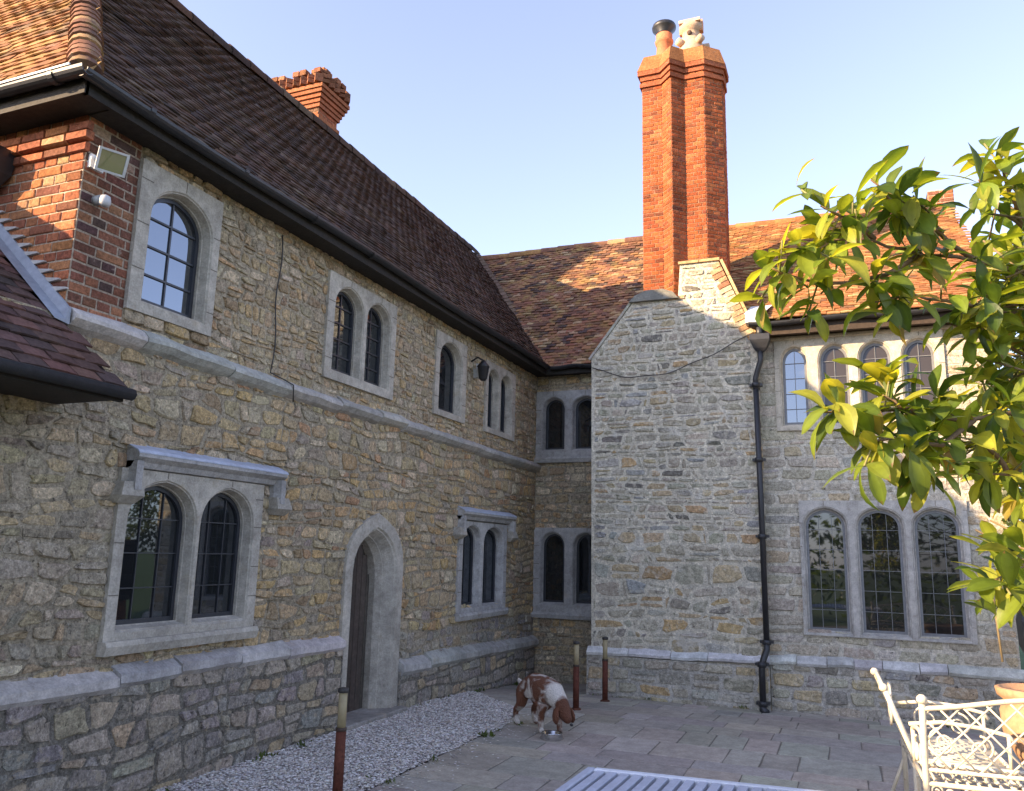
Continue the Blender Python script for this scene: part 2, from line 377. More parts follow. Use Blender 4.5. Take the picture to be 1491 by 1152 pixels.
# ---- window builder -------------------------------------------------
def arch(a0, a1, b0, sp, tp, ins=0, n=9, pt=.3):
    a0 += ins; a1 -= ins; b0 += ins; tp -= ins
    c = (a0+a1)/2; hw = (a1-a0)/2; rise = max(.02, tp-sp)
    pts = [(a0, b0), (a1, b0), (a1, (b0+sp)/2)]
    for k in range(2*n+1):
        t = pi*k/(2*n)
        x = hw*math.copysign(abs(cos(t))**.82, cos(t))
        zz = rise*((1-pt)*sin(t)**.8+pt*(1-abs(x)/hw))
        pts.append((c+x, sp+zz))
    pts.append((a0, (b0+sp)/2))
    return pts
def window(F, rect, lights, proud=.035, col=DS, bars=(2,4), steps=None, pt=.14, glass=None, hood=None, sillp=True, barr=.007, frame_t=.028, lead=False, label=None):
    A0, A1, B0, B1 = rect
    mb = MB()
    steps = steps or [(0,0),(.008,-.012),(.014,-.012),(.030,-.075),(.036,-.078),(.036,-.145)]
    # front plate per light, with fine joints between blocks
    holes = [arch(*l, ins=steps[0][0], pt=pt) for l in lights]
    plate(mb, F, [(A0,B0),(A1,B0),(A1,B1),(A0,B1)], holes, proud, col)
    mb.rings([[F(a,b,proud) for a,b in [(A0,B0),(A0,B1),(A1,B1),(A1,B0)]], [F(a,b,-.05) for a,b in [(A0,B0),(A0,B1),(A1,B1),(A1,B0)]]], col)
    for l in lights:
        rg = [[F(a,b,proud+dw) for a,b in arch(*l, ins=i, pt=pt)] for i, dw in steps]
        mb.rings(rg, col)
    rj = random.Random(int(A0*1000+B0*77))
    for (x0, x1) in ((A0, min(l[0] for l in lights)+steps[0][0]), (max(l[1] for l in lights)-steps[0][0], A1)):
        zj = B0+rj.uniform(.15,.3)
        while zj < B1-.1: mb.fbox(F, x0+.002, x1-.002, zj, zj+.007, proud-.01, proud+.0015, (.17,.15,.12)); zj += rj.uniform(.2,.36)
    for q in range(len(lights)):
        xj = (lights[q][0]+lights[q][1])/2+rj.uniform(-.01,.01); mb.fbox(F, xj, xj+.007, lights[q][4]-steps[0][0]+.006, B1-.002, proud-.01, proud+.0015, (.17,.15,.12))
    o = mb.build('window', M_dress, house)
    if label: o['label'] = label
    gi, gw = steps[-1][0], proud+steps[-1][1]+.03
    mf = MB(); panes = []
    for l in lights:
        o1 = arch(*l, ins=gi-.004, pt=pt); o2 = arch(*l, ins=gi+frame_t, pt=pt)
        mf.rings([[F(a,b,gw-.03) for a,b in o1], [F(a,b,gw+.012) for a,b in o1], [F(a,b,gw+.012) for a,b in o2], [F(a,b,gw-.02) for a,b in o2]], (.03,.03,.03))
        a0, a1, b0, sp, tp = l
        a0 += gi; a1 -= gi; b0 += gi; tp -= gi
        nc, nr = bars
        def zat(a):
            zs = [q for q in [s_ for s_ in scan([(b_, a_) for a_, b_ in o2], a)]]
            return zs[0][1] if zs else tp
        for i in range(1, nc):
            a = a0+(a1-a0)*i/nc
            mf.fbox(F, a-barr, a+barr, b0+.01, zat(a), gw-.012, gw+.004, (.05,.05,.05))
        for j in range(1, nr):
            b = b0+(tp-b0)*j/nr
            for s0, s1 in scan(o2, b)[:1]: mf.fbox(F, s0, s1, b-barr, b+barr, gw-.010, gw+.006, (.05,.05,.05))
        mp = MB(); plate(mp, F, o1, [], gw-.006, (.1,.1,.1)); panes.append(mp)
    fr = mf.build('casement_frame', M_leadbar if lead else M_frame, o)
    for q, mp in enumerate(panes): mp.build('pane', glass[q] if isinstance(glass, list) else (glass or M_glass), o)
    if sillp:
        ms = MB()
        pr = [(proud+.035, B0-.0), (proud+.05, B0-.03), (proud+.03, B0-.085), (-.02, B0-.085), (-.02, B0+.0)]
        ms.rings([[F(A0-.01, b, w_) for w_, b in pr], [F(A1+.01, b, w_) for w_, b in pr]], col, True, True)
        ms.build('sill', M_dress, o)
    if hood:
        h0, h1, hz, drop = hood     # left, right, top z, drop length
        mh = MB(); c2 = (.36,.37,.40)
        prof = [(0,0),(.10,-.045),(.115,-.06),(.115,-.085),(.07,-.115),(.05,-.15),(0,-.16)]
        mh.rings([[F(h0, hz+b, w_) for w_, b in prof], [F(h1, hz+b, w_) for w_, b in prof]], DSB, True, True)
        for s_, e in ((1, h0), (-1, h1)):
            q = [(e, 0), (e+s_*.085, 0)]
            pr2 = [(0,0),(.0,.085),(.05,.08),(.105,.055),(.105,.0)]
            mh.rings([[F(e+s_*u_, hz-.11, w_) for w_, u_ in pr2], [F(e+s_*u_, hz-drop, w_) for w_, u_ in pr2]], DSB, True, True)
            # stop
            e2 = e-s_*.0
            mh.rings([[F(e2+s_*.085, hz-drop+.05, 0), F(e2-s_*.07, hz-drop+.05, 0), F(e2-s_*.07, hz-drop+.05, .09), F(e2+s_*.085, hz-drop+.05, .09)],
                      [F(e2+s_*.085, hz-drop-.04, 0), F(e2-s_*.10, hz-drop-.04, 0), F(e2-s_*.10, hz-drop-.04, .11), F(e2+s_*.085, hz-drop-.04, .11)],
                      [F(e2+s_*.06, hz-drop-.09, 0), F(e2-s_*.08, hz-drop-.09, 0), F(e2-s_*.08, hz-drop-.09, .05), F(e2+s_*.06, hz-drop-.09, .05)]], DS, True, True)
        ho = mh.build('hood_mould', M_dress, o)
        ml = MB()
        ml.rings([[F(h0-.006, hz+b, w_) for w_, b in [(0,.008),(.104,-.037),(.12,-.055),(.118,-.062),(.1,-.045),(0,.001)]],
                  [F(h1+.006, hz+b, w_) for w_, b in [(0,.008),(.104,-.037),(.12,-.055),(.118,-.062),(.1,-.045),(0,.001)]]], (.42,.46,.54), True, True)
        ml.build('lead_capping', M_lead, o)
    return o
M_leadbar = mat('lead_came', attr=False, base=(.16,.165,.17), rough=.5, n1=(20,.2), n2=(2,.1), bump=None, spec=.4)

# window rectangles (a0,a1,b0,b1) on each wall, and lights (a0,a1,sill,spring,top)
WA = []   # holes in wall A
def rect_poly(r_, e=.03): return [(r_[0]+e, r_[2]+e), (r_[1]-e, r_[2]+e), (r_[1]-e, r_[3]-e), (r_[0]+e, r_[3]-e)]
rA1 = (3.88,5.28,.99,2.08); lA1 = [(3.96,4.585,1.04,1.72,2.03),(4.615,5.19,1.04,1.72,2.03)]
rA2 = (8.88,10.36,.87,1.96); lA2 = [(8.99,9.54,.91,1.68,1.93),(9.60,10.26,.91,1.68,1.93)]
rU1 = (3.765,4.54,3.12,4.18); lU1 = [(3.87,4.47,3.19,3.80,4.09)]
rU2 = (5.96,7.18,3.12,4.13); lU2 = [(6.07,6.57,3.20,3.82,4.07),(6.62,7.09,3.20,3.82,4.07)]
rU3 = (8.10,8.92,3.14,4.13); lU3 = [(8.20,8.81,3.20,3.80,4.08)]
rU4 = (9.52,10.55,3.14,4.10); lU4 = [(9.60,9.97,3.20,3.84,4.03),(10.02,10.44,3.20,3.84,4.03)]
rB1 = (-4.34,-3.1,.76,1.97); lB1 = [(-4.25,-3.85,.86,1.68,1.92),(-3.74,-3.32,.86,1.68,1.92)]
rB2 = (-4.34,-3.1,3.02,4.03); lB2 = [(-4.25,-3.87,3.11,3.74,3.95),(-3.77,-3.35,3.11,3.74,3.95)]
rC1 = (-.53,1.22,.75,2.28); lC1 = [(-.47,-.03,.80,1.96,2.18),(.10,.56,.80,1.96,2.18),(.685,1.14,.80,1.96,2.18)]
rC2 = (-.74,1.12,3.12,4.24); lC2 = [(-.65,-.37,3.20,3.94,4.15),(-.21,.10,3.20,3.94,4.15),(.235,.56,3.20,3.94,4.15),(.70,1.02,3.20,3.94,4.15)]

# ---- wall A ---------------------------------------------------------
door_o = [(6.5,-.02),(7.56,-.02),(7.56,1.42),(7.54,1.57),(7.47,1.70),(7.35,1.81),(7.2,1.885),(7.03,1.95),(6.86,1.885),(6.71,1.81),(6.59,1.70),(6.52,1.57),(6.5,1.42)]
door_i = [(6.62,-.02),(7.44,-.02),(7.44,1.40),(7.42,1.53),(7.35,1.645),(7.25,1.725),(7.14,1.78),(7.03,1.815),(6.92,1.78),(6.81,1.725),(6.71,1.645),(6.64,1.53),(6.62,1.40)]
shr = lambda poly, k=.035: [(p[0]+(k if p[0] < 7.03 else -k if p[0] > 7.03 else 0), p[1]-(k if p[1] > 1 else 0)) for p in poly]
mb = MB()
RA = random.Random(11)
low_o = [(1.6,-.3),(11.5,-.3),(11.5,2.95),(1.6,2.95)]
masonry(mb, FA, low_o, [rect_poly(rA1), rect_poly(rA2), shr(door_o)], RA, ch=(.065,.175), sw=(.06,.25), gap=.012, h=(.004,.022), pal=pal_A, wob=.09, split=.5, mort=(.37,.315,.225), rough=.2, slant=.04, pw=.75)
up_o = [(4.55,2.95),(11.5,2.95),(11.5,4.5),(4.55,4.5)]
masonry(mb, FA, up_o, [rect_poly(r_) for r_ in (rU2,rU3,rU4)], RA, ch=(.05,.12), sw=(.05,.17), gap=.014, h=(.004,.018), pal=pal_up, wob=.06, split=.5, mort=(.40,.335,.235), rough=.2, slant=.03, pw=.8)
masonry(mb, FA, [(3.77,2.95),(4.55,2.95),(4.55,3.13),(3.77,3.13)], [], RA, ch=(.06,.1), sw=(.08,.2), pal=pal_up, mort=(.27,.225,.155))
masonry(mb, FA, [(3.77,4.13),(4.55,4.13),(4.55,4.5),(3.77,4.5)], [], RA, ch=(.06,.1), sw=(.08,.2), pal=pal_up, mort=(.27,.225,.155))
# thicker base below the plinth course
base1 = [(1.6,-.3),(6.5,-.3),(6.5,.71),(1.6,.74)]; base2 = [(7.56,-.3),(11.45,-.3),(11.45,.30),(7.56,.38)]
FA2 = Frame((-4.295,0,0), (0,1,0), Z, (1,0,0))
for bs_ in (base1, base2):
    masonry(mb, FA2, bs_, [], RA, ch=(.09,.2), sw=(.09,.30), gap=.011, h=(.004,.022), pal=pal_A, wob=.08, split=.45, mort=(.21,.19,.155), rough=.18, slant=.04, pw=.65)
mb.fbox(FA, 7.56, 7.57, -.3, .38, 0, .07, (.25,.23,.2)); mb.fbox(FA, 6.49, 6.5, -.3, .72, 0, .07, (.25,.23,.2))
mb.build('wall', M_rub, house)
# brick corner
mb = MB()
FEu = FE
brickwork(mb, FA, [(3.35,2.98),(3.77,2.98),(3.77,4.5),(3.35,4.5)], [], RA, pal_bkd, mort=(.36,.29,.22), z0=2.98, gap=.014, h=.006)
brickwork(mb, FE, [(-9,2.0),(-4.35,2.0),(-4.35,4.5),(-9,4.5)], [], RA, pal_bk, mort=(.45,.36,.27), z0=2.98)
# corbelled courses under the eave of the end wall
for i, (z_, o_) in enumerate([(4.02,.02),(4.09,.045),(4.16,.03)]):
    a = -9
    while a < -4.36:
        brick(mb, FE, a+.005, min(-4.34+o_, a+.21), z_+.004, z_+.06, o_+.01, col_jit(wpick(RA, pal_bk), RA), RA); a += .215
mb.build('brick_corner_wall', M_brick, house)

# string courses and plinth courses
def course(F, a0, a1, z, prof, seed, col=DS, z1=None, bl=(.5,.95), name='string_course', m_=None, jit=.006):
    r = random.Random(seed); mb = MB(); a = a0
    while a < a1-.02:
        L_ = r.uniform(*bl)
        if a1-a-L_ < .3: L_ = a1-a
        c = col_jit(col, r, .1, .03)
        n = 4; rings = []
        jz = r.uniform(-jit, jit); tilt = r.uniform(-jit, jit)
        for k in range(n+1):
            t = a+.004+(L_-.008)*k/n
            zz = z+((z1-z)*(t-a0)/(a1-a0) if z1 is not None else 0)+jz+tilt*k/n
            rings.append([F(t, zz+b+nz(t*5, b*9, seed)*jit, w_*(1+nz(t*6, w_*20, seed+5)*.12)) for w_, b in prof])
        mb.rings(rings, c, True, True)
        a += L_
    return mb.build(name, m_ or M_dress, house)
P_str = [(0,.03),(.06,.0),(.10,-.035),(.10,-.06),(.055,-.10),(0,-.125)]
P_pl = [(0,.03),(.045,.0),(.10,-.04),(.105,-.10),(.07,-.14),(0,-.15)]
DSL = (.40,.38,.35)
course(FA, 3.35, 11.5, 2.99, P_str, 1, (.42,.40,.36), z1=2.91, jit=.012)
course(FA, 1.6, 6.5, .83, [(w_*.95, b*.82) for w_, b in P_pl], 2, DSL, z1=.80, name='plinth_course', jit=.014)
course(FA, 7.56, 11.5, .49, P_pl, 3, DSL, z1=.39, name='plinth_course', jit=.012)

# ---- doorway --------------------------------------------------------
mb = MB()
plate(mb, FA, door_o, [door_i], .04, DS)
mb.rings([[FA(a,b,.04) for a,b in door_o[::-1]], [FA(a,b,-.02) for a,b in door_o[::-1]]], DS)
cx = 7.03
def din(poly, i): return [(cx+(a-cx)*(1-i/.41), b-(i*.8 if b > 1 else 0)) for a, b in poly]
st = [(0,.04),(.015,.02),(.03,.02),(.10,-.07),(.11,-.07),(.12,-.085),(.15,-.13),(.15,-.24)]
mb.rings([[FA(a,b,w_) for a,b in din(door_i, i)] for i, w_ in st], DS)
dr = mb.build('doorway', M_dress, house); dr['label'] = 'pointed arch stone doorway with dark plank door'
mb = MB(); o1 = din(door_i, .145)
mb.rings([[FA(a,b,-.22) for a,b in o1]], (.05,.04,.03))
plate(mb, FA, o1, [], -.215, (.055,.045,.036))
al = min(p[0] for p in o1); ar = max(p[0] for p in o1)
k = 0
while al+k*.095 < ar-.02:
    a0_, a1_ = al+k*.095+.004, min(al+(k+1)*.095-.004, ar)
    zt_ = min([scan([(b_, a_) for a_, b_ in o1], a_)[0][1] for a_ in (a0_+.005, a1_-.006) if scan([(b_, a_) for a_, b_ in o1], a_)] or [1.5])
    mb.fbox(FA, a0_, a1_, 0.0, zt_, -.214, -.195, col_jit((.075,.06,.048), R), bev=.004); k += 1
mb.build('door', M_wood, dr)
mb = MB(); mb.fbox(FA, 6.47, 7.58, -.1, .05, -.25, .16, (.30,.28,.25), bev=.012); mb.build('door_step', M_dress, dr)

# ---- windows of wall A ---------------------------------------------
window(FA, rA1, lA1, bars=(3,4), hood=(3.93,5.46,2.24,.30), label='large two light window with hood mould beside the gravel, reflecting garden', glass=M_glass, barr=.004)
window(FA, rA2, lA2, bars=(1,1), hood=(8.86,10.5,2.13,.30), col=DSB)
window(FA, rU1, lU1, glass=M_gsky, bars=(2,4), label='single arched upstairs window by the brick corner', sillp=False)
window(FA, rU2, lU2, bars=(2,5), sillp=False)
window(FA, rU3, lU3, bars=(1,1), sillp=False)
window(FA, rU4, lU4, bars=(1,1), sillp=False)

# ---- wall B (recess) ------------------------------------------------
mb = MB(); RB = random.Random(5)
masonry(mb, FB, [(-4.35,-.4),(-2.9,-.4),(-2.9,4.5),(-4.35,4.5)], [rect_poly(rB1), rect_poly(rB2)], RB, ch=(.06,.14), sw=(.07,.22), gap=.013, h=(.004,.018), pal=pal_up, wob=.05, mort=(.36,.31,.225), rough=.18, pw=.7)
mb.build('wall', M_rub, house)
window(FB, rB1, lB1, bars=(1,1), sillp=True, col=DSB); window(FB, rB2, lB2, bars=(1,1), col=DSB)

# ---- chimney breast -------------------------------------------------
gable = [(-3.03,-.3),(-.93,-.3),(-.93,4.28),(-1.37,5.33),(-1.86,5.33),(-1.89,4.90),(-2.47,4.90),(-3.05,4.15)]
mb = MB(); RR = random.Random(21)
plate(mb, FR, gable, [], 0, (.58,.53,.42))
masonry(mb, FR, [(-3.03,-.3),(-.93,-.3),(-.93,1.9),(-3.03,1.9)], [], RR, ch=(.085,.21), sw=(.08,.38), gap=.030, h=(.002,.018), pal=pal_br, wob=.09, split=.35, rough=.2, slant=.035, flint=.25, back=False, pw=.85, edge=.01)
up_g = [(-3.03,1.9),(-.93,1.9),(-.98,4.28),(-1.39,5.31),(-1.86,5.31),(-1.89,4.90),(-2.47,4.90),(-3.03,4.16)]
masonry(mb, FR, up_g, [], RR, ch=(.055,.13), sw=(.08,.28), gap=.026, h=(.002,.016), pal=pal_br, wob=.05, split=.25, rough=.18, slant=.025, flint=.2, back=False, pw=.8, edge=.02)
# depth of the breast: sides and top
q = gable
mb.rings([[FR(a,b,0) for a,b in q], [FR(a,b,-1.9) for a,b in q]], (.42,.39,.32))
FRR = Frame((-.93,0,0), (0,1,0), Z, (1,0,0))
masonry(mb, Frame((-.925,10.1,0), (0,1,0), Z, (1,0,0)), [(0,-.2),(.15,-.2),(.15,4.2),(0,4.2)], [], RR, ch=(.1,.18), sw=(.15,.15), gap=.02, h=(.004,.012), pal=pal_br, wob=.01, back=False)
br = mb.build('chimney_breast', M_pale, house)
# brick tumbling along the right slope
mb = MB()
sl = Vector((-1.37+.93, 5.33-4.28)); sl_len = sl.length; sd_ = sl.normalized(); nn = Vector((sd_.y, -sd_.x))
if nn.x < 0: nn = -nn
Fs = Frame(FR(-.93, 4.28, .0), Vector((sd_.x, 0, sd_.y)), Vector((-nn.x, 0, -nn.y)), (0,-1,0))
k = 0
while k*.07 < sl_len-.05:
    dpt = .15 if k % 3 else .10
    c = col_jit(wpick(R, [(3,(.44,.27,.15)),(1,(.38,.18,.10)),(3,(.52,.42,.28))]), R)
    q_ = [(k*.07+.006, .0), ((k+1)*.07-.006, .0), ((k+1)*.07-.006, dpt), (k*.07+.006, dpt)]
    mb.rings([[Fs(a,b,.0) for a,b in q_[::-1]], [Fs(a,b,.02) for a,b in q_[::-1]]], c, False, True); k += 1
mb.build('brick_coping', M_brick, br)
mb = MB()   # coping slabs on the slopes
def slab_line(p0, p1, n, th, over, col):
    p0 = Vector(p0); p1 = Vector(p1); d = (p1-p0); L_ = d.length/n; d.normalize(); nr = Vector((-d.y, d.x))
    if nr.y < 0: nr = -nr
    for i in range(n):
        s0 = p0+d*(i*L_+.003); s1 = p0+d*((i+1)*L_-.003)
        c = col_jit(col, R)
        ring = lambda w_: [FR(*(s0), w_), FR(*(s1), w_), FR(*(s1+nr*th), w_), FR(*(s0+nr*th), w_)]
        mb.rings([ring(over), ring(-1.2)], c, True, True)
slab_line((-.90,4.21), (-1.35,5.33), 5, .035, .03, (.50,.34,.17))
slab_line((-1.35,5.33), (-1.88,5.33), 2, .035, .03, (.50,.34,.17))
slab_line((-3.07,4.13), (-2.47,4.91), 5, .03, .02, (.36,.34,.28))
mb.rings([[FR(a,b,.06) for a,b in [(-2.53,4.87),(-1.88,4.87),(-1.95,4.96),(-2.08,5.01),(-2.3,5.01),(-2.45,4.95)]], [FR(a,b,-.5) for a,b in [(-2.53,4.87),(-1.88,4.87),(-1.95,4.96),(-2.08,5.01),(-2.3,5.01),(-2.45,4.95)]]], (.20,.195,.17), True, True)
mb.build('coping', M_dress, br)
course(FR, -3.08, -.90, .44, [(0,.03),(.04,.0),(.07,-.03),(.06,-.06),(0,-.08)], 6, (.56,.55,.52), z1=.47, name='plinth_course', jit=.014, bl=(.25,.6))
mb = MB()
masonry(mb, Frame((0,10.06,0), (1,0,0), Z, (0,-1,0)), [(-3.08,-.3),(-.91,-.3),(-.91,.38),(-3.08,.38)], [], RR, ch=(.1,.19), sw=(.15,.36), gap=.03, h=(.01,.026), pal=pal_br, wob=.05, mort=(.46,.43,.37), rough=.12)
masonry(mb, Frame((0,10.2,0), (1,0,0), Z, (0,-1,0)), [(-.91,-.3),(1.62,-.3),(1.62,.42),(-.91,.42)], [], RR, ch=(.1,.19), sw=(.15,.36), gap=.03, h=(.01,.026), pal=pal_br, wob=.05, mort=(.46,.43,.37), rough=.12)
mb.build('wall_base', M_pale, house)

# ---- wall C ---------------------------------------------------------
mb = MB(); RC = random.Random(31)
masonry(mb, FC, [(-.95,.42),(1.60,.42),(1.60,3.0),(-.95,3.0)], [rect_poly(rC1)], RC, ch=(.09,.17), sw=(.14,.36), gap=.026, h=(.006,.018), pal=pal_C, wob=.035, split=.25, mort=(.55,.51,.42), rough=.13, slant=.02, pw=.6)
masonry(mb, FC, [(-.95,3.0),(1.60,3.0),(1.60,4.6),(-.95,4.6)], [rect_poly(rC2)], RC, ch=(.10,.17), sw=(.2,.42), gap=.014, h=(.004,.012), pal=[(4,(.50,.45,.35)),(3,(.44,.39,.30)),(1,(.4,.33,.22))], wob=.012, split=.1, mort=(.52,.47,.38), rough=.05, slant=.008, pw=.35)
FG = Frame((1.60,10.25,0), (0,1,0), Z, (1,0,0))
masonry(mb, FG, [(0,-.3),(7,-.3),(7,4.4),(3.5,7.25),(0,4.4)], [], RC, ch=(.10,.18), sw=(.2,.42), gap=.02, h=(.006,.018), pal=pal_C, wob=.02, mort=(.5,.46,.38))
mb.build('wall', M_pale, house)
course(FC, -.95, 1.66, .47, [(0,.05),(.05,.02),(.085,-.03),(.07,-.06),(0,-.07)], 8, (.50,.49,.46), name='plinth_course', jit=.014, bl=(.25,.6))
window(FC, rC1, lC1, glass=[M_glass, M_gmid, M_gmid], bars=(3,6), col=(.42,.40,.36), sillp=False, lead=True, barr=.0028, label='wide three light ground floor window with leaded panes', steps=[(-.035,0),(-.028,-.012),(-.02,-.012),(.0,-.065),(.006,-.065),(.006,-.12)])
window(FC, rC2, lC2, glass=[M_gsky, M_gdim, M_gdim, M_gdim], bars=(2,5), col=(.50,.45,.36), sillp=False, lead=True, barr=.0035, label='four light upstairs window behind the leafy branches', steps=[(-.035,0),(-.028,-.012),(-.02,-.012),(-.005,-.055),(.0,-.055),(.0,-.11)])

# ---- roofs ----------------------------------------------------------
def tiles(mb, O, U, S, ulen, slen, ok, pal, r, tw=.15, ex=.075, sag=None):
    O = Vector(O); U = Vector(U).normalized(); S = Vector(S).normalized(); N = U.cross(S)
    if N.z < 0: N = -N
    nr = int(slen/ex)+1
    for j in range(nr):
        u = -(j % 2)*tw/2-tw+r.uniform(-.01, .01)
        cj = r.uniform(-.006, .006)
        while u < ulen+tw:
            s = j*ex+cj
            if ok(u+tw/2, s+ex*.5):
                g = .003; a0, a1 = u+g, u+tw-g
                js = r.uniform(-.006, .006); hN = r.uniform(.021, .032); tl = r.uniform(-.004, .004); th = .012
                sg = sag(u, s) if sag else 0
                def P(a, b, n): return O+U*a+S*b+N*(n+sg)
                f0 = s+js; b0 = s+ex+.05
                crv = .004
                vs = [P(a0,f0,hN-th+tl), P((a0+a1)/2,f0,hN-th+crv), P(a1,f0,hN-th-tl), P(a0,f0,hN+tl), P((a0+a1)/2,f0,hN+crv), P(a1,f0,hN-tl), P(a0,b0,.01), P((a0+a1)/2,b0,.01+crv), P(a1,b0,.01)]
                mb.add(vs, [(0,1,4,3),(1,2,5,4),(3,4,7,6),(4,5,8,7),(0,3,6),(2,8,5)], col_jit(wpick(r, pal(u, s) if callable(pal) else pal), r, .15, .05))
            u += tw
EX, EZ = -4.12, 4.36; T = 1.23; YB = 11.27; RZB = 7.22; CX, CY = EX, 3.10
RX = -6.57; RZ = EZ+T*(EX-RX); RY = YB+(RZ-EZ)/T; TE = 1.79; TB = (RZB-EZ)/(RY-YB); HY = CY+(RZ-EZ)/TE
rr = random.Random(3)
cA = sqrt(1+T*T)
sagA = lambda u, s: .03*nz(u*.6, s*.9, 3)+.012*nz(u*2.2, s*3, 5)
mb = MB()
# deck (just under the tiles)
dk = (.06,.04,.035)
mb.add([(EX,CY,EZ-.03),(EX,YB,EZ-.03),(RX,RY,RZ-.03),(RX,HY,RZ-.03)], [(0,1,2,3)], dk)
SA = Vector((-1,0,T)).normalized()
def okA(u, s):
    x = -s/cA; rise = s*T/cA
    y = CY+u
    if s > (EX-RX)*cA: return False
    return (y-CY)*TE > rise-.0 and (y-YB) < rise/T+.10
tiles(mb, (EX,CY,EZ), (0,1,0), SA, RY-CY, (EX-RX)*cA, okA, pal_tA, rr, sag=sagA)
# ridge
r2 = random.Random(9)
def ridge(mb, p0, p1, rad=.11, seg=.32, pal=pal_tA, a0=-20, a1=200, lift=0, flat=1.):
    p0 = Vector(p0); p1 = Vector(p1); d = p1-p0; L_ = d.length; d.normalize()
    side = d.cross(Vector((0,0,1))).normalized(); upv = side.cross(d)
    n = max(1, round(L_/seg)); seg = L_/n
    for i in range(n):
        c = col_jit(wpick(r2, pal), r2); ra = rad*r2.uniform(.96, 1.04); jz = r2.uniform(-.006, .006)+lift
        rings = []
        for (t, k) in ((i*seg+.004, 1.06), (i*seg+seg*.6, 1.0), ((i+1)*seg+.01, .94)):
            pc = p0+d*t+upv*jz
            rings.append([pc+side*cos(radians(a0+(a1-a0)*q/8))*ra*k+upv*sin(radians(a0+(a1-a0)*q/8))*ra*k*flat for q in range(9)])
        mb.rings(rings, c, closed=False, smooth=True)
        mb.add(rings[0]+[p0+d*(i*seg+.004)], [tuple(range(10))], c)
ridge(mb, (RX,HY,RZ-.02), (RX,RY,RZ-.02))
rfA = mb.build('roof', M_tile, house); rfA['label'] = 'long dark tiled roof slope above the left wall'
# lit hipped end
mb = MB()
cE = sqrt(1+TE*TE)
SE = Vector((0,1,TE)).normalized()
def okE(u, s):
    x = -12+u; rise = s*TE/cE
    return rise < (RZ-EZ) and x < EX-rise/T+.03
mb.add([(-12,CY,EZ-.03),(EX,CY,EZ-.03),(RX,HY,RZ-.03),(-12,HY,RZ-.03)], [(0,1,2,3)], dk)
tiles(mb, (-12,CY,EZ), (1,0,0), SE, 8, (RZ-EZ)*cE/TE, okE, [(4,(.27,.13,.06)),(3,(.21,.10,.05)),(2,(.32,.19,.08)),(1,(.15,.09,.055))], rr)
# west side slope, closes the roof
mb.add([(RX,HY,RZ-.03),(RX,RY,RZ-.03),(RX-2.9,RY,EZ),(RX-2.9,HY,EZ)], [(0,1,2,3)], dk)
mb.build('roof', M_tile2, house)['label'] = 'sunlit hipped end roof with lichen'
# hip tiles
mb = MB()
ridge(mb, (CX,CY,EZ+.02), (RX,HY,RZ+.0), rad=.10, seg=.115, pal=[(3,(.20,.10,.06)),(2,(.15,.08,.055)),(1,(.30,.18,.09))], flat=.8)
mb.build('hip_tiles', M_tile2, house)
# back roof B
mb = MB()
XS = -2.2; cB = sqrt(1+TB*TB)
mb.add([(EX,YB,EZ-.03),(XS,YB,EZ-.03),(XS,RY,RZB-.03),(RX,RY,RZB-.03)], [(0,1,2,3)], dk)
SB = Vector((0,1,TB)).normalized()
def okB(u, s):
    x = RX+u; rise = s*TB/cB
    return s < (RY-YB)*cB and x < XS and x > EX-rise/TB-.12
sagB = lambda u, s: .04*nz(u*.7, s*.9, 8)+.02*nz(u*2.5, s*3, 9)
tiles(mb, (RX,YB,EZ), (1,0,0), SB, XS-RX, (RY-YB)*cB, okB, pal_tB, rr, sag=sagB)
# roof C, shallower
CYC, CZE = 9.98, 4.45; TC = (RZB-CZE)/(RY-CYC); cC = sqrt(1+TC*TC); X1 = 1.72
mb.add([(-.93,CYC,CZE-.03),(X1,CYC,CZE-.03),(X1,RY,RZB-.03),(-.93,RY,RZB-.03)], [(0,1,2,3)], dk)
Yq = 10.5; Zq = CZE-.03+(Yq-CYC)*TC
mb.add([(XS,Yq,Zq),(-.93,Yq,Zq),(-.93,RY,RZB-.03),(XS,RY,RZB-.03)], [(0,1,2,3)], dk)
mb.add([(XS,Yq,Zq),(XS,RY,RZB-.03),(XS,RY,RZB-1.4),(XS,Yq,Zq-.5)], [(0,1,2,3)], dk)
SC = Vector((0,1,TC)).normalized()
def okC(u, s):
    x = XS+u; y = CYC+s/cC
    if x < -.96 and y < 11.9 and x > -3: 
        return y > 10.3 and x > -.98 and s < 99
    return x < X1 and s < (RY-CYC)*cC
tiles(mb, (XS,CYC,CZE), (1,0,0), SC, X1-XS, (RY-CYC)*cC, lambda u, s: XS+u < X1 and s < (RY-CYC)*cC and not (XS+u < -.95 and CYC+s/cC < 10.2), pal_tC, rr, sag=lambda u, s: .02*nz(u*.9, s, 4))
# rear slopes
mb.add([(-9,RY,RZB-.03),(X1,RY,RZB-.03),(X1,RY+2.9,EZ),(-9,RY+2.9,EZ)], [(0,1,2,3)], dk)
ridge(mb, (RX-1.5,RY,RZB-.02), (XS,RY,RZB-.01), pal=pal_tB, rad=.085)
ridge(mb, (XS,RY,RZB-.01), (X1,RY,RZB-.02), pal=pal_tC, rad=.085)
mb.build('roof', M_tile2, house)['label'] = 'orange brown tiled roof of the back range with lichen'
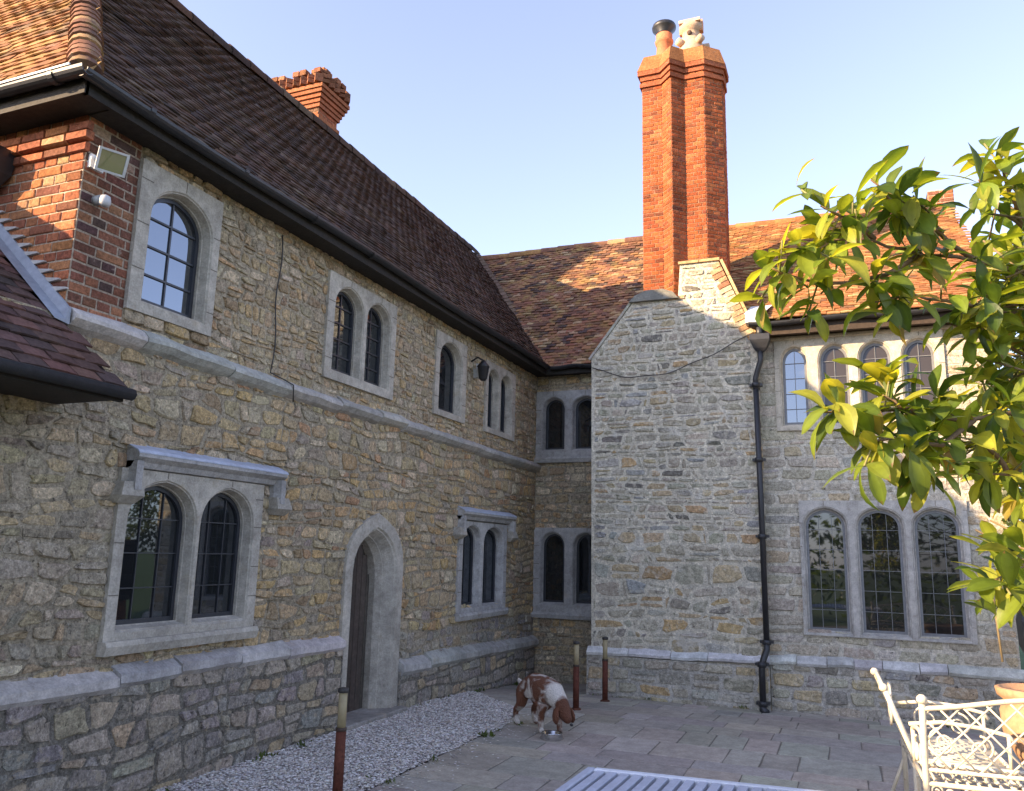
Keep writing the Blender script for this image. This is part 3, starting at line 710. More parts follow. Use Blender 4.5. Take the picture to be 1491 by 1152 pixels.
# valley tiles
mb = MB()
p0 = Vector((EX,YB,EZ+.01)); p1 = Vector((RX,RY,RZ+.01))
for i in range(34):
    a = p0.lerp(p1, i/34); b = p0.lerp(p1, (i+1.25)/34); d = (p1-p0).normalized(); sd = d.cross(Vector((0,0,1))).normalized()
    c = col_jit((.17,.115,.08), R)
    wv = [(-.10,.035),(-.04,.005),(.04,.005),(.10,.035)]
    mb.rings([[a+sd*x+Vector((0,0,z+.018)) for x, z in wv], [b+sd*x+Vector((0,0,z)) for x, z in wv]], c, closed=False)
mb.build('valley_tiles', M_tile, house)
# gable brick apex at right
mb = MB()
brickwork(mb, Frame((1.42,RY-.25,0), (1,0,0), Z, (0,-1,0)), [(0,RZB-.5),(.36,RZB-.5),(.36,RZB+.12),(0,RZB+.12)], [], R, pal_bk, mort=(.45,.36,.27))
mb.box((1.42,RY-.245,RZB-.5), (1.78,RY+.2,RZB+.12), (.4,.2,.1)); mb.build('gable_kneeler', M_brick, house)

# fascia, soffit, gutters
mb = MB()
mb.box((-4.36,3.34,4.27), (-4.14,11.5,4.33), (.03,.026,.022)); mb.box((-4.15,3.12,4.255), (-4.12,11.3,4.35), (.03,.026,.022))
mb.box((-12,3.11,4.255), (-4.12,3.14,4.35), (.035,.03,.025)); mb.box((-12,3.13,4.28), (-4.14,3.36,4.33), (.035,.03,.025))
mb.box((-4.14,11.28,4.25), (-2.9,11.31,4.35), (.03,.026,.022)); mb.box((-4.14,11.3,4.27), (-2.9,11.51,4.32), (.03,.026,.022))
mb.box((-.93,10.0,4.27), (1.70,10.03,4.42), (.05,.035,.025)); mb.box((-.93,10.02,4.30), (1.70,10.26,4.40), (.10,.07,.05))
mb.build('fascia', M_wood, house)
def gutter(p0, p1, rad=.048, name='gutter'):
    mb = MB(); p0 = Vector(p0); p1 = Vector(p1); d = (p1-p0).normalized(); side = d.cross(Vector((0,0,1))).normalized()
    rings = []; n = 24
    for i in range(n+1):
        c = p0.lerp(p1, i/n); c = c+Vector((0,0,-.012*sin(pi*4*i/n)))
        prof = [(cos(radians(180+180*k/8))*rad, sin(radians(180+180*k/8))*rad) for k in range(9)]+[(cos(radians(360-180*k/8))*rad*.88, sin(radians(360-180*k/8))*rad*.88) for k in range(9)]
        rings.append([c+side*a+Vector((0,0,b)) for a, b in prof])
    mb.rings(rings, (.02,.02,.02), True, True)
    L_ = (p1-p0).length; k = .5
    while k < L_:
        c = p0+d*k; mb.rings([[c-d*.02+side*cos(radians(180+180*q/8))*rad*1.12+Vector((0,0,sin(radians(180+180*q/8))*rad*1.12)) for q in range(9)], [c+d*.02+side*cos(radians(180+180*q/8))*rad*1.12+Vector((0,0,sin(radians(180+180*q/8))*rad*1.12)) for q in range(9)]], (.02,.02,.02), closed=False); k += .9
    return mb.build(name, M_dark, house)
gutter((-4.07,3.04,4.36), (-4.07,11.23,4.36)); gutter((-12,3.05,4.365), (-4.03,3.05,4.365)); gutter((-4.05,11.22,4.36), (-2.98,11.22,4.36))
gutter((-1.0,9.93,4.42), (1.72,9.93,4.42))
# white flashing strip on the end wall gutter
mb = MB()
mb.box((-7,2.995,4.372), (-4.13,3.005,4.385), (.6,.6,.58)); mb.build('verge_strip', M_lead, house)
# eave corbel strip over wall C windows
mb = MB(); mb.fbox(FC, -.9, 1.60, 4.24, 4.29, 0, .06, (.45,.38,.28), bev=.01); mb.build('string_course', M_dress, house)

# ---- downpipe -------------------------------------------------------
mb = MB()
px, py = -.86, 10.0
mb.tube([(px-.02,9.93,4.36),(px-.02,9.95,4.22)], .04, 10)
mb.rings([[Vector((px-.02+a*s_, 9.97+b*s_, z_)) for a, b in [(-1,-.7),(1,-.7),(1,.7),(-1,.7)]] for s_, z_ in [(.115,4.27),(.115,4.20),(.105,4.17),(.075,4.10),(.04,4.06)]], (.02,)*3, True, True)
mb.tube([(px-.02,9.97,4.08),(px-.02,9.97,3.95),(px-.06,9.99,3.84),(px-.09,10.0,3.74),(px-.09,10.0,3.6)], .034, 10)
mb.tube([(px-.09,10.0,3.62),(px-.075,10.0,2.2),(px-.065,9.99,.62)], .034, 10)
mb.tube([(px-.065,9.99,.66),(px-.065,9.98,.58),(px-.10,9.93,.48),(px-.12,9.92,.42),(px-.12,9.92,-.09)], .036, 10)
for z_ in (3.66,2.75,1.85,.66,.42,.0):
    xx = px-.09+(3.6-z_)*.008 if z_ > .5 else px-.12; yy = 10.0 if z_ > .5 else 9.92
    mb.lathe((xx,yy,z_-.03), [(.036,0),(.05,.005),(.05,.05),(.036,.06)], 10, (.02,)*3)
    mb.box((xx-.075,yy,z_-.012), (xx+.075,yy+.09,z_+.018), (.02,)*3)
mb.tube([(px-.12,9.92,-.02),(px-.12,9.90,-.06),(px-.08,9.86,-.08)], .042, 10)
mb.build('downpipe', M_dark, house)
mb = MB()
mb.box((-1.04,9.9,4.42), (-.83,10.3,4.53), (.5,.5,.48)); mb.add([(-1.06,9.9,4.53),(-.82,9.9,4.53),(-.74,10.3,4.74),(-1.0,10.3,4.74)], [(0,1,2,3)], (.55,.55,.55))
mb.build('lead_flashing', M_lead, house)

# ---- tall chimney stack --------------------------------------------
prof = [(-2.40,10.36),(-2.12,10.36),(-1.965,10.2),(-1.81,10.36),(-1.54,10.36),(-1.32,10.56),(-1.32,10.86),(-1.54,11.06),(-1.81,11.06),(-1.965,11.2),(-2.12,11.06),(-2.40,11.06)]
def inset(poly, d):
    out = []; n = len(poly)
    for i in range(n):
        p0, p1, p2 = Vector(poly[i-1]), Vector(poly[i]), Vector(poly[(i+1) % n])
        d1 = (p1-p0).normalized(); d2 = (p2-p1).normalized(); n1 = Vector((d1.y, -d1.x)); n2 = Vector((d2.y, -d2.x))
        b = (n1+n2); b = b/max(.3, b.length_squared)*2
        out.append(tuple(p1+b*d))
    return out
def prism_ring(mb, rings_, col): mb.rings([[Vector((x, y, z_)) for x, y in pl] for pl, z_ in rings_], col, True, True)
def brick_prism(mb, poly, z0, z1, pal, r, mort, **kw):
    for i in range(len(poly)):
        p, q_ = Vector(poly[i]), Vector(poly[(i+1) % len(poly)]); d = q_-p; L_ = d.length; d.normalize()
        F = Frame((p.x, p.y, 0), (d.x, d.y, 0), Z, (d.y, -d.x, 0))
        brickwork(mb, F, [(0,z0),(L_,z0),(L_,z1),(0,z1)], [], r, pal, mort=mort, **kw)
mb = MB()
ZC = 8.22
brick_prism(mb, prof, 4.8, ZC, pal_st, R, (.30,.17,.10), h=.006, bh=.056, gap=.010)
for (o_, z0, z1) in [(.03,ZC-.10,ZC-.04),(.025,ZC,ZC+.07),(.055,ZC+.07,ZC+.14)]:
    pl = inset(prof, o_)
    prism_ring(mb, [(pl, z0),(pl, z1)], (.30,.10,.05))
stk = mb.build('chimney_stack', M_brick, house); stk['label'] = 'tall ribbed orange brick chimney stack with ochre cap'
mb = MB()
p1 = inset(prof, .06); p2 = inset(prof, .04); p3 = inset(prof, -.02)
prism_ring(mb, [(p1, ZC+.14),(p2, ZC+.20),(p3, ZC+.40)], (.33,.14,.055)); mb.build('cap', M_brick, stk)
mb = MB(); c0 = (-2.13,10.62,ZC+.38)
mb.lathe(c0, [(.13,0),(.125,.10),(.105,.3),(.125,.32),(.135,.36),(.115,.38),(.12,.46),(.11,.47)], 20, (.50,.17,.08)); pt_ = mb.build('chimney_pot', M_terra, stk)
mb = MB(); mb.lathe((c0[0],c0[1],c0[2]+.47), [(.11,0),(.10,.03),(.17,.09),(.175,.12),(.165,.15),(.05,.17)], 20, (.02,.02,.02)); mb.build('cowl', M_dark, pt_)
mb = MB(); c0 = (-1.74,10.62,ZC+.38)
mb.lathe(c0, [(.20,0),(.21,.06),(.17,.18),(.14,.26),(.12,.36),(.13,.40),(.17,.43),(.17,.50),(.14,.52)], 18, (.52,.36,.24))
for t in (.4, 2.2, 4.0, 5.5):
    cx_, cy_ = c0[0]+cos(t)*.15, c0[1]+sin(t)*.15
    mb.tube([(cx_,cy_,c0[2]+.18),(cx_+cos(t)*.10,cy_+sin(t)*.10,c0[2]+.20)], .055, 10, (.52,.36,.24))
mb.box((c0[0]-.15,c0[1]-.15,c0[2]+.50), (c0[0]+.15,c0[1]+.15,c0[2]+.545), (.60,.42,.3)); 
mb.box((c0[0]-.16,c0[1]-.03,c0[2]+.40), (c0[0]-.08,c0[1]+.03,c0[2]+.56), (.62,.3,.16)); mb.box((c0[0]+.09,c0[1]-.05,c0[2]+.40), (c0[0]+.17,c0[1]+.05,c0[2]+.57), (.62,.3,.16))
mb.tube([(c0[0]+.0,c0[1]-.13,c0[2]+.33),(c0[0],c0[1]-.15,c0[2]+.33)], .035, 12, (.09,.06,.045))
mb.build('chimney_pot', M_terra, stk)

# ---- chimney on the long roof ---------------------------------------
mb = MB()
cp = [(-7.42,8.48),(-6.53,8.48),(-6.53,8.92),(-7.42,8.92)]
brick_prism(mb, cp, 6.9, 7.75, [(4,(.34,.125,.06)),(3,(.28,.10,.05)),(1,(.22,.13,.08))], R, (.3,.2,.13), bh=.06)
for (o_, z0, z1) in [(.03,7.44,7.50),(.03,7.62,7.68),(.05,7.68,7.74),(.075,7.74,7.80),(.10,7.80,7.86),(.12,7.86,7.92)]:
    pl = inset(cp, o_); prism_ring(mb, [(pl, z0),(pl, z1-.006)], col_jit((.31,.12,.06), R))
pl = inset(cp, .10); prism_ring(mb, [(pl, 7.90),(pl, 8.0)], (.26,.14,.08))
pk = inset(cp, .055); prism_ring(mb, [(pk, 8.0),(pk, 8.12)], (.2,.1,.06))
# dog-tooth and uneven crown of bricks
for i in range(4):
    p, q_ = Vector(pl[i]), Vector(pl[(i+1) % 4]); d = q_-p; L_ = d.length; d.normalize(); n = int(L_/.11)
    for row, (zz, hh_) in enumerate([(7.93,.06),(8.0,.06),(8.07,.07)]):
        for k in range(n):
            if row == 2 and k % 3 == 1: continue
            c = p+d*((k+.5)*L_/n); e = .055 if row < 2 else .05
            an = atan2(d.y, d.x)+(pi/4 if row < 2 else 0)
            cc, ss = cos(an), sin(an); jz = R.uniform(-.012, .012)
            sq = [(c.x+e*(cc*a-ss*b), c.y+e*(ss*a+cc*b)) for a, b in [(-1,-1),(1,-1),(1,1),(-1,1)]]
            prism_ring(mb, [(sq, zz),(sq, zz+hh_+jz)], col_jit((.27,.12,.065), R, .3))
for (x_, y_) in pl:
    pass
mb.box((-6.64,8.40,7.92), (-6.43,8.60,8.17), (.34,.15,.07))
stk2 = mb.build('chimney_stack', M_brick, house); stk2['label'] = 'squat brick chimney with toothed crown on the long roof'

# ================================================================== porch (lean-to roof at far left)
porch = empty('porch', (-4.9, 2, 0), 'low brown tiled lean-to roof abutting the brick corner at the left edge', 'porch')
mb = MB(); TP = .87; cP = sqrt(1+TP*TP)
PX, PZ = -3.84, 2.47; RPX = -5.7; RPZ = PZ+TP*(PX-RPX)
mb.add([(PX,1.2,PZ-.02),(PX,3.4,PZ-.02),(PX-.42,3.4,PZ-.02+.42*TP),(PX-.42,3.34,PZ-.02+.42*TP),(RPX,3.34,RPZ-.02),(RPX,1.2,RPZ-.02)], [(0,1,2,3,4,5)], dk)
tiles(mb, (PX,1.2,PZ), (0,1,0), Vector((-1,0,TP)), 2.2, (PX-RPX)*cP, lambda u, s: s < (PX-RPX)*cP and u+.0 < (2.19 if s/cP < .45 else 2.10), [(4,(.11,.066,.055)),(3,(.085,.055,.048)),(2,(.15,.08,.064)),(1.5,(.055,.04,.037))], rr, tw=.17, ex=.10)
mb.add([(RPX,1.2,RPZ-.02),(RPX,3.34,RPZ-.02),(RPX-1.9,3.34,PZ),(RPX-1.9,1.2,PZ)], [(0,1,2,3)], dk)
ridge(mb, (RPX,1.2,RPZ), (RPX,3.34,RPZ), rad=.1)
mb.build('roof', M_tile, porch)
mb = MB(); mb.box((PX-.02,1.2,PZ-.075), (PX+.015,3.39,PZ-.005), (.02,.018,.015)); mb.box((-4.34,1.2,PZ-.07), (PX,3.36,PZ-.05), (.03,.025,.02))
mb.tube([(PX+.05,1.2,PZ-.03),(PX+.05,3.42,PZ-.03)], .035, 8, (.02,)*3); mb.build('fascia', M_wood, porch)
mb = MB()
mb.rings([[Vector((x_, y_, PZ+TP*(PX-x_)+o_)) for y_, o_ in [(3.34,.13),(3.325,.13),(3.31,.06),(3.24,.045),(3.34,.03)]] for x_ in (-4.28,-4.7,-5.2,-5.7)], (.25,.27,.31), True, True)
for k in range(20):
    zz = 2.98+k*.066+.004; x_ = PX-(zz-.13-PZ)/TP
    if -5.7 < x_ < -4.42: mb.rings([[Vector((x_-.03,y_,zz-.014)),Vector((x_+.10,y_,zz-.003)),Vector((x_+.10,y_,zz+.006)),Vector((x_-.03,y_,zz+.022))] for y_ in (3.326,3.345)], (.46,.43,.39), True, True)
mb.build('lead_flashing', M_lead, porch)
mb = MB()
masonry(mb, Frame((-4.34,0,0),(0,1,0),Z,(1,0,0)), [(-.8,-.3),(1.6,-.3),(1.6,2.45),(-.8,2.45)], [], RA, pal=pal_A, mort=(.2,.18,.14)); mb.build('wall', M_rub, porch)

# ================================================================== unseen wall and block added for shade, unseen hedges for window reflections
def leaf_cards(mb, c, n, rad, size, pal, r, flat=1.):
    for _ in range(n):
        d = Vector((r.gauss(0,1), r.gauss(0,1), r.gauss(0,1))).normalized()*(r.random()**.35)
        p = Vector(c)+Vector((d.x*rad[0], d.y*rad[1], d.z*rad[2]))
        a = Vector((r.gauss(0,1), r.gauss(0,1), r.gauss(0,.6))).normalized(); b = a.orthogonal().normalized()
        s_ = size*r.uniform(.6, 1.3)
        mb.add([p-a*s_, p+b*s_*.45, p+a*s_, p-b*s_*.45], [(0,1,2,3)], col_jit(wpick(r, pal), r, .25))
gw_ = empty('shade_wall', (-5.7, -2, 0), 'unseen rubble wall added out of frame to shade the patio', 'wall')  # unseen, height set so its shade falls over the table
mb = MB(); masonry(mb, Frame((-5.6,0,0),(0,1,0),Z,(1,0,0)), [(-6,-.2),(1.2,-.2),(1.2,3.8),(-6,3.8)], [], RA, ch=(.15,.3), sw=(.3,.6), pal=pal_A, mort=(.2,.18,.14)); mb.box((-6,-6,-.2), (-5.605,1.2,3.8), (.25,.22,.17))
mb.build('wall_face', M_rub, gw_)
gp = [(3,(.05,.085,.02)),(2,(.07,.11,.03)),(1,(.035,.06,.018))]
mb = MB(); rh = random.Random(4)
for i in range(26):
    leaf_cards(mb, (-9+i*1.0, -11+rh.uniform(-.6,.6), 1.7), 190, (1.1,.8,2.3+rh.uniform(-.4,.8)), .17, gp, rh)
hd = mb.build('hedge', M_leaf); tag(hd, 'unseen dark hedge behind the camera, added for window reflections', 'hedge')
mb = MB()
for i in range(22):
    leaf_cards(mb, (8.5+rh.uniform(-.5,.5), -9+i*1.1, 1.4), 150, (.9,1.1,1.9+rh.uniform(-.3,.9)), .16, gp, rh)
hd = mb.build('hedge', M_leaf); tag(hd, 'unseen green hedge beside the patio, added for window reflections', 'hedge')
tw_ = empty('shadow_block', (-11.8, 7.2, 0), 'unseen block added to shade part of the back roof', 'shadow_block')  # unseen, sized to cast the shadow wedge on the back roof
mb = MB(); prism_ring(mb, [([(-12.2,6.7),(-11,6.65),(-11,9.6),(-12.2,9.6)], 0), ([(-12.2,6.7),(-11,6.65),(-11,9.6),(-12.2,9.6)], 11.15)], (.3,.27,.2)); mb.build('shadow_block_face', M_rub, tw_)

# ================================================================== ground
gm = bpy.data.meshes.new('ground'); gm.from_pydata([(-150,-150,-.35),(150,-150,-.35),(150,150,-.35),(-150,150,-.35)], [], [(0,1,2,3)]); gm.materials.append(M_grass)
go = bpy.data.objects.new('ground', gm); COL.objects.link(go); go['kind'] = 'structure'
def grid(mb, x0, x1, y0, y1, z, nx, ny, col):
    vs = [(x0+(x1-x0)*i/nx, y0+(y1-y0)*j/ny, z) for j in range(ny+1) for i in range(nx+1)]
    mb.add(vs, [(j*(nx+1)+i, j*(nx+1)+i+1, (j+1)*(nx+1)+i+1, (j+1)*(nx+1)+i) for j in range(ny) for i in range(nx)], col)
GX = -3.1
grav_poly = [(-4.35,-1),(GX,-1),(GX,7.6),(-3.35,8.3),(-4.35,9.3)]
mb = MB(); RF = random.Random(17)
FP = Frame((0,0,0), (1,0,0), (0,1,0), (0,0,1))
grid(mb, -4.4, 7, -1.5, 11.6, -.006, 30, 34, (.17,.15,.12))
a = -1.5
pal_fl = soft([(4,(.355,.32,.265)),(3,(.32,.285,.235)),(2,(.36,.315,.245)),(2,(.32,.295,.26)),(1,(.40,.36,.29))], .45)
y_ = -1.0; row = 0
# flags run in rows parallel to the long wall
yy = -1.0
while yy < 11.4:
    hh = RF.choice([.28,.4,.4,.52]); ym = yy+hh/2
    for a0, a1 in sub_iv([(-4.34, 6.5)], scan(grav_poly, ym)):
        x_ = a0
        while x_ < a1-.02:
            wd = RF.choice([.28,.4,.52,.6,.75])
            if a1-x_-wd < .2: wd = a1-x_
            g = RF.uniform(.003, .007); e = .006; zt_ = RF.uniform(-.002, .003)
            c = col_jit(wpick(RF, pal_fl), RF, .14, .04)
            j = lambda: RF.uniform(-.004, .004)
            q_ = [(x_+g+j(), yy+g+j()), (x_+wd-g+j(), yy+g+j()), (x_+wd-g+j(), yy+hh-g+j()), (x_+g+j(), yy+hh-g+j())]
            nq = []
            for i in range(4):
                p, p2 = q_[i], q_[(i+1) % 4]
                for t in (.04,.35,.65,.96):
                    nq.append((p[0]+(p2[0]-p[0])*t+RF.uniform(-.002,.002), p[1]+(p2[1]-p[1])*t+RF.uniform(-.002,.002)))
            cxm, cym = x_+wd/2, yy+hh/2
            mb.rings([[Vector((u_, v_, -.014)) for u_, v_ in nq], [Vector((u_, v_, -.004+zt_)) for u_, v_ in nq],
                      [Vector((cxm+(u_-cxm)*(1-2*e/wd), cym+(v_-cym)*(1-2*e/hh), zt_)) for u_, v_ in nq]], c, cap1=True)
            x_ += wd
    yy += hh
tag(mb.build('patio', M_flag, None, warp_g), kind='structure')
# gravel
mb = MB(); RG = random.Random(23)
cols = [(.62,.58,.52),(.52,.48,.43),(.60,.56,.52),(.36,.32,.29),(.55,.48,.39),(.72,.69,.64),(.27,.24,.22)]
def inpoly(x, y, P):
    return any(a <= x <= b for a, b in scan(P, y))
gp2 = [(-4.28,1.5),(GX+.02,1.5),(GX+.02,7.6),(-3.3,8.3),(-4.28,9.35)]
grid(mb, -4.34, GX, 1.0, 7.6, .004, 6, 20, (.36,.33,.29))
plate(mb, FP, [(GX,7.6),(-3.35,8.3),(-4.34,9.3),(-4.34,7.6)], [], .004, (.36,.33,.29))
ico = [(0,0,1),(.89,0,.45),(.28,.85,.45),(-.72,.53,.45),(-.72,-.53,.45),(.28,-.85,.45)]
cnt = 0
for _ in range(60000):
    x_ = RG.uniform(-4.34, GX+.1); y_ = RG.uniform(3.0, 9.6)
    ins = inpoly(x_-.05*nz(x_*1.5+9, y_*2.3)-.02*nz(y_*9, 4), y_, gp2)
    if not ins:
        continue
    if y_ < 4.6 and x_ < -3.9+.0 and RG.random() < .0: continue
    s_ = RG.uniform(.007, .016)*(1+.0*y_); ca, sa = cos(RG.uniform(0,6.28)), sin(RG.uniform(0,6.28))
    an = RG.uniform(0, 6.28); ca, sa = cos(an), sin(an); sx, sy, sz = RG.uniform(.8,1.5), RG.uniform(.6,1.1), RG.uniform(.5,.9)
    z_ = RG.uniform(.0, .012)
    b0 = len(mb.v)
    for vx, vy, vz in ico:
        X, Y = vx*sx*s_, vy*sy*s_
        mb.v.append((x_+ca*X-sa*Y, y_+sa*X+ca*Y, z_+vz*sz*s_))
    c = col_jit(RG.choice(cols), RG)
    for f in ((0,1,2),(0,2,3),(0,3,4),(0,4,5),(0,5,1)):
        mb.f.append([b0+i for i in f]); mb.c.append(c); mb.sm.append(False); mb.mi.append(0)
for _ in range(420):   # strays kicked onto the flags
    x_ = GX+abs(RG.gauss(0, .16)); y_ = RG.uniform(3.0, 8.2); s_ = RG.uniform(.006,.012); b0 = len(mb.v); an = RG.uniform(0,6.28); ca, sa = cos(an), sin(an)
    for vx, vy, vz in ico: mb.v.append((x_+(ca*vx*1.3-sa*vy)*s_, y_+(sa*vx*1.3+ca*vy)*s_, .003+vz*.7*s_))
    c = col_jit(RG.choice(cols), RG)
    for f in ((0,1,2),(0,2,3),(0,3,4),(0,4,5),(0,5,1)): mb.f.append([b0+i for i in f]); mb.c.append(c); mb.sm.append(False); mb.mi.append(0)
tag(mb.build('gravel', M_grav, None, warp_g), kind='stuff')

# ================================================================== bollards
def bollard(x, y, label, hgt=.7):
    e = empty('bollard_light', (x, y, gz(x, y)), label, 'bollard', 'rusty bollard lights on the patio')
    z0 = gz(x, y); mb = MB(); h0 = hgt*.64
    r_ = .033
    mb.lathe((x,y,z0), [(r_,0),(r_,h0)], 14, (.105,.035,.022)); mb.lathe((x,y,z0), [(.055,0),(.055,.012),(.04,.02)], 14, (.1,.04,.025))
    mb.build('post', mb_rust, e)
    mb = MB(); mb.lathe((x,y,z0), [(.028,h0-.005),(.028,hgt-.03)], 14, (.33,.27,.15)); mb.build('light_tube', M_gen, e)
    mb = MB(); mb.lathe((x,y,z0), [(.034,hgt-.03),(.036,hgt-.028),(.036,hgt-.005),(.02,hgt)], 14, (.04,.035,.03)); mb.build('cap', M_gen, e)
    mb = MB(); mb.lathe((x,y,z0), [(.034,h0-.01),(.036,h0-.008),(.036,h0+.008),(.03,h0+.012)], 14, (.05,.03,.02)); mb.build('collar', M_gen, e)
mb_rust = mat('corten_rust', n1=(40,.35), n2=(6,.25), bump=(70,.5,.003), rough=.8, spec=.2)
bollard(-3.09, 4.72, 'rust brown bollard light standing on the gravel nearest the camera', .71)
bollard(-2.77, 8.67, 'rust brown bollard light just behind the dog', .70)
bollard(-2.70, 9.55, 'rust brown bollard light close to the chimney breast', .72)

# ================================================================== floodlight, security lamp, cables
fl = empty('floodlight', (-4.2, 3.36, 3.95), 'square silver floodlight with glass front on the brick corner', 'floodlight')
mb = MB()
fd = Vector((.80,-.38,-.46)).normalized(); fr_ = Vector((0,0,1)).cross(fd).normalized(); fu = fd.cross(fr_)
Ff = Frame((-4.17,3.40,3.95), fr_*.78, fu*.78, fd*.78)
mb.rings([[Ff(a*s_, b*s_*.82, w_) for a, b in [(-1,-1),(1,-1),(1,1),(-1,1)]] for s_, w_ in [(.06,-.09),(.085,-.05),(.10,-.02),(.115,0),(.115,.02),(.095,.02),(.095,.010)]], (.55,.55,.53), True, False)
mb.build('housing', M_lead, fl)
mb = MB(); mb.fbox(Ff, -.095, .095, -.078, .078, .006, .011, (.3,.32,.22)); mb.build('glass_front', glassmat('floodlight_glass', 0, (.16,.17,.06)), fl)  # greenish reflection is put into the glass base colour
mb = MB(); mb.tube([(-4.35,3.42,3.98),(-4.28,3.40,4.0),(-4.24,3.40,3.97)], .018, 8, (.7,.7,.68)); mb.box((-4.36,3.37,3.93),(-4.32,3.47,4.02),(.7,.7,.68)); mb.build('bracket', M_gen, fl)
mb = MB(); mb.tube([(-4.35,3.46,3.74),(-4.29,3.46,3.74)], .032, 10, (.35,.35,.33)); mb.lathe((-4.26,3.46,3.69), [(.02,0),(.034,.015),(.036,.04),(.03,.065),(.012,.075)], 12, (.5,.5,.5))
ss = mb.build('motion_sensor', M_gen); tag(ss, 'small white motion sensor on the bricks below the floodlight', 'sensor')
lamp = empty('wall_lamp', (-4.25,9.1,3.85), 'dark lantern wall lamp fixed high between the upstairs windows', 'lamp')
mb = MB(); mb.lathe((-4.18,9.12,3.72), [(.03,0),(.055,.03),(.075,.17),(.085,.18),(.03,.25),(.01,.27)], 10, (.02,)*3); mb.tube([(-4.35,9.12,3.98),(-4.26,9.12,4.03),(-4.18,9.12,3.98)], .012, 8, (.02,)*3); mb.build('lantern', M_dark, lamp)
mb = MB(); mb.box((-4.30,9.16,3.88),(-4.22,9.26,3.96),(.6,.6,.58)); mb.box((-4.35,9.18,3.78),(-4.27,9.24,3.90),(.5,.5,.48)); mb.build('bracket', M_gen, lamp)
def cable(pts, label, r_=.006):
    mb = MB(); mb.tube(pts, r_, 5, (.05,.045,.04)); tag(mb.build('cable', M_gen), label, 'cable')
cable([(-4.325,5.26+.02*sin(k),4.2-k*.12) for k in range(11)]+[(-4.30,5.4,2.97),(-4.24,5.45,2.93),(-4.27,5.5,2.80)], 'thin dark cable running down the left wall between two upstairs windows')
cable([(-3.03+(2.12)*t, 10.06, 4.02-.30*sin(pi*min(1,t*1.0))*(1-t*.7)+.33*t**2+.012*sin(t*23)) for t in [i/24 for i in range(25)]], 'dark cable sagging across the stone chimney breast', .007)
hp = MB(); hp.rings([[Vector((-5.12+a*s_, 3.25+b*s_, z_)) for a, b in [(-1,-.6),(1,-.6),(1,.6),(-1,.6)]] for s_, z_ in [(.14,4.12),(.15,4.06),(.13,3.95),(.06,3.84)]], (.05,.03,.025), True, True)
hp.build('hopper', M_dark, house)

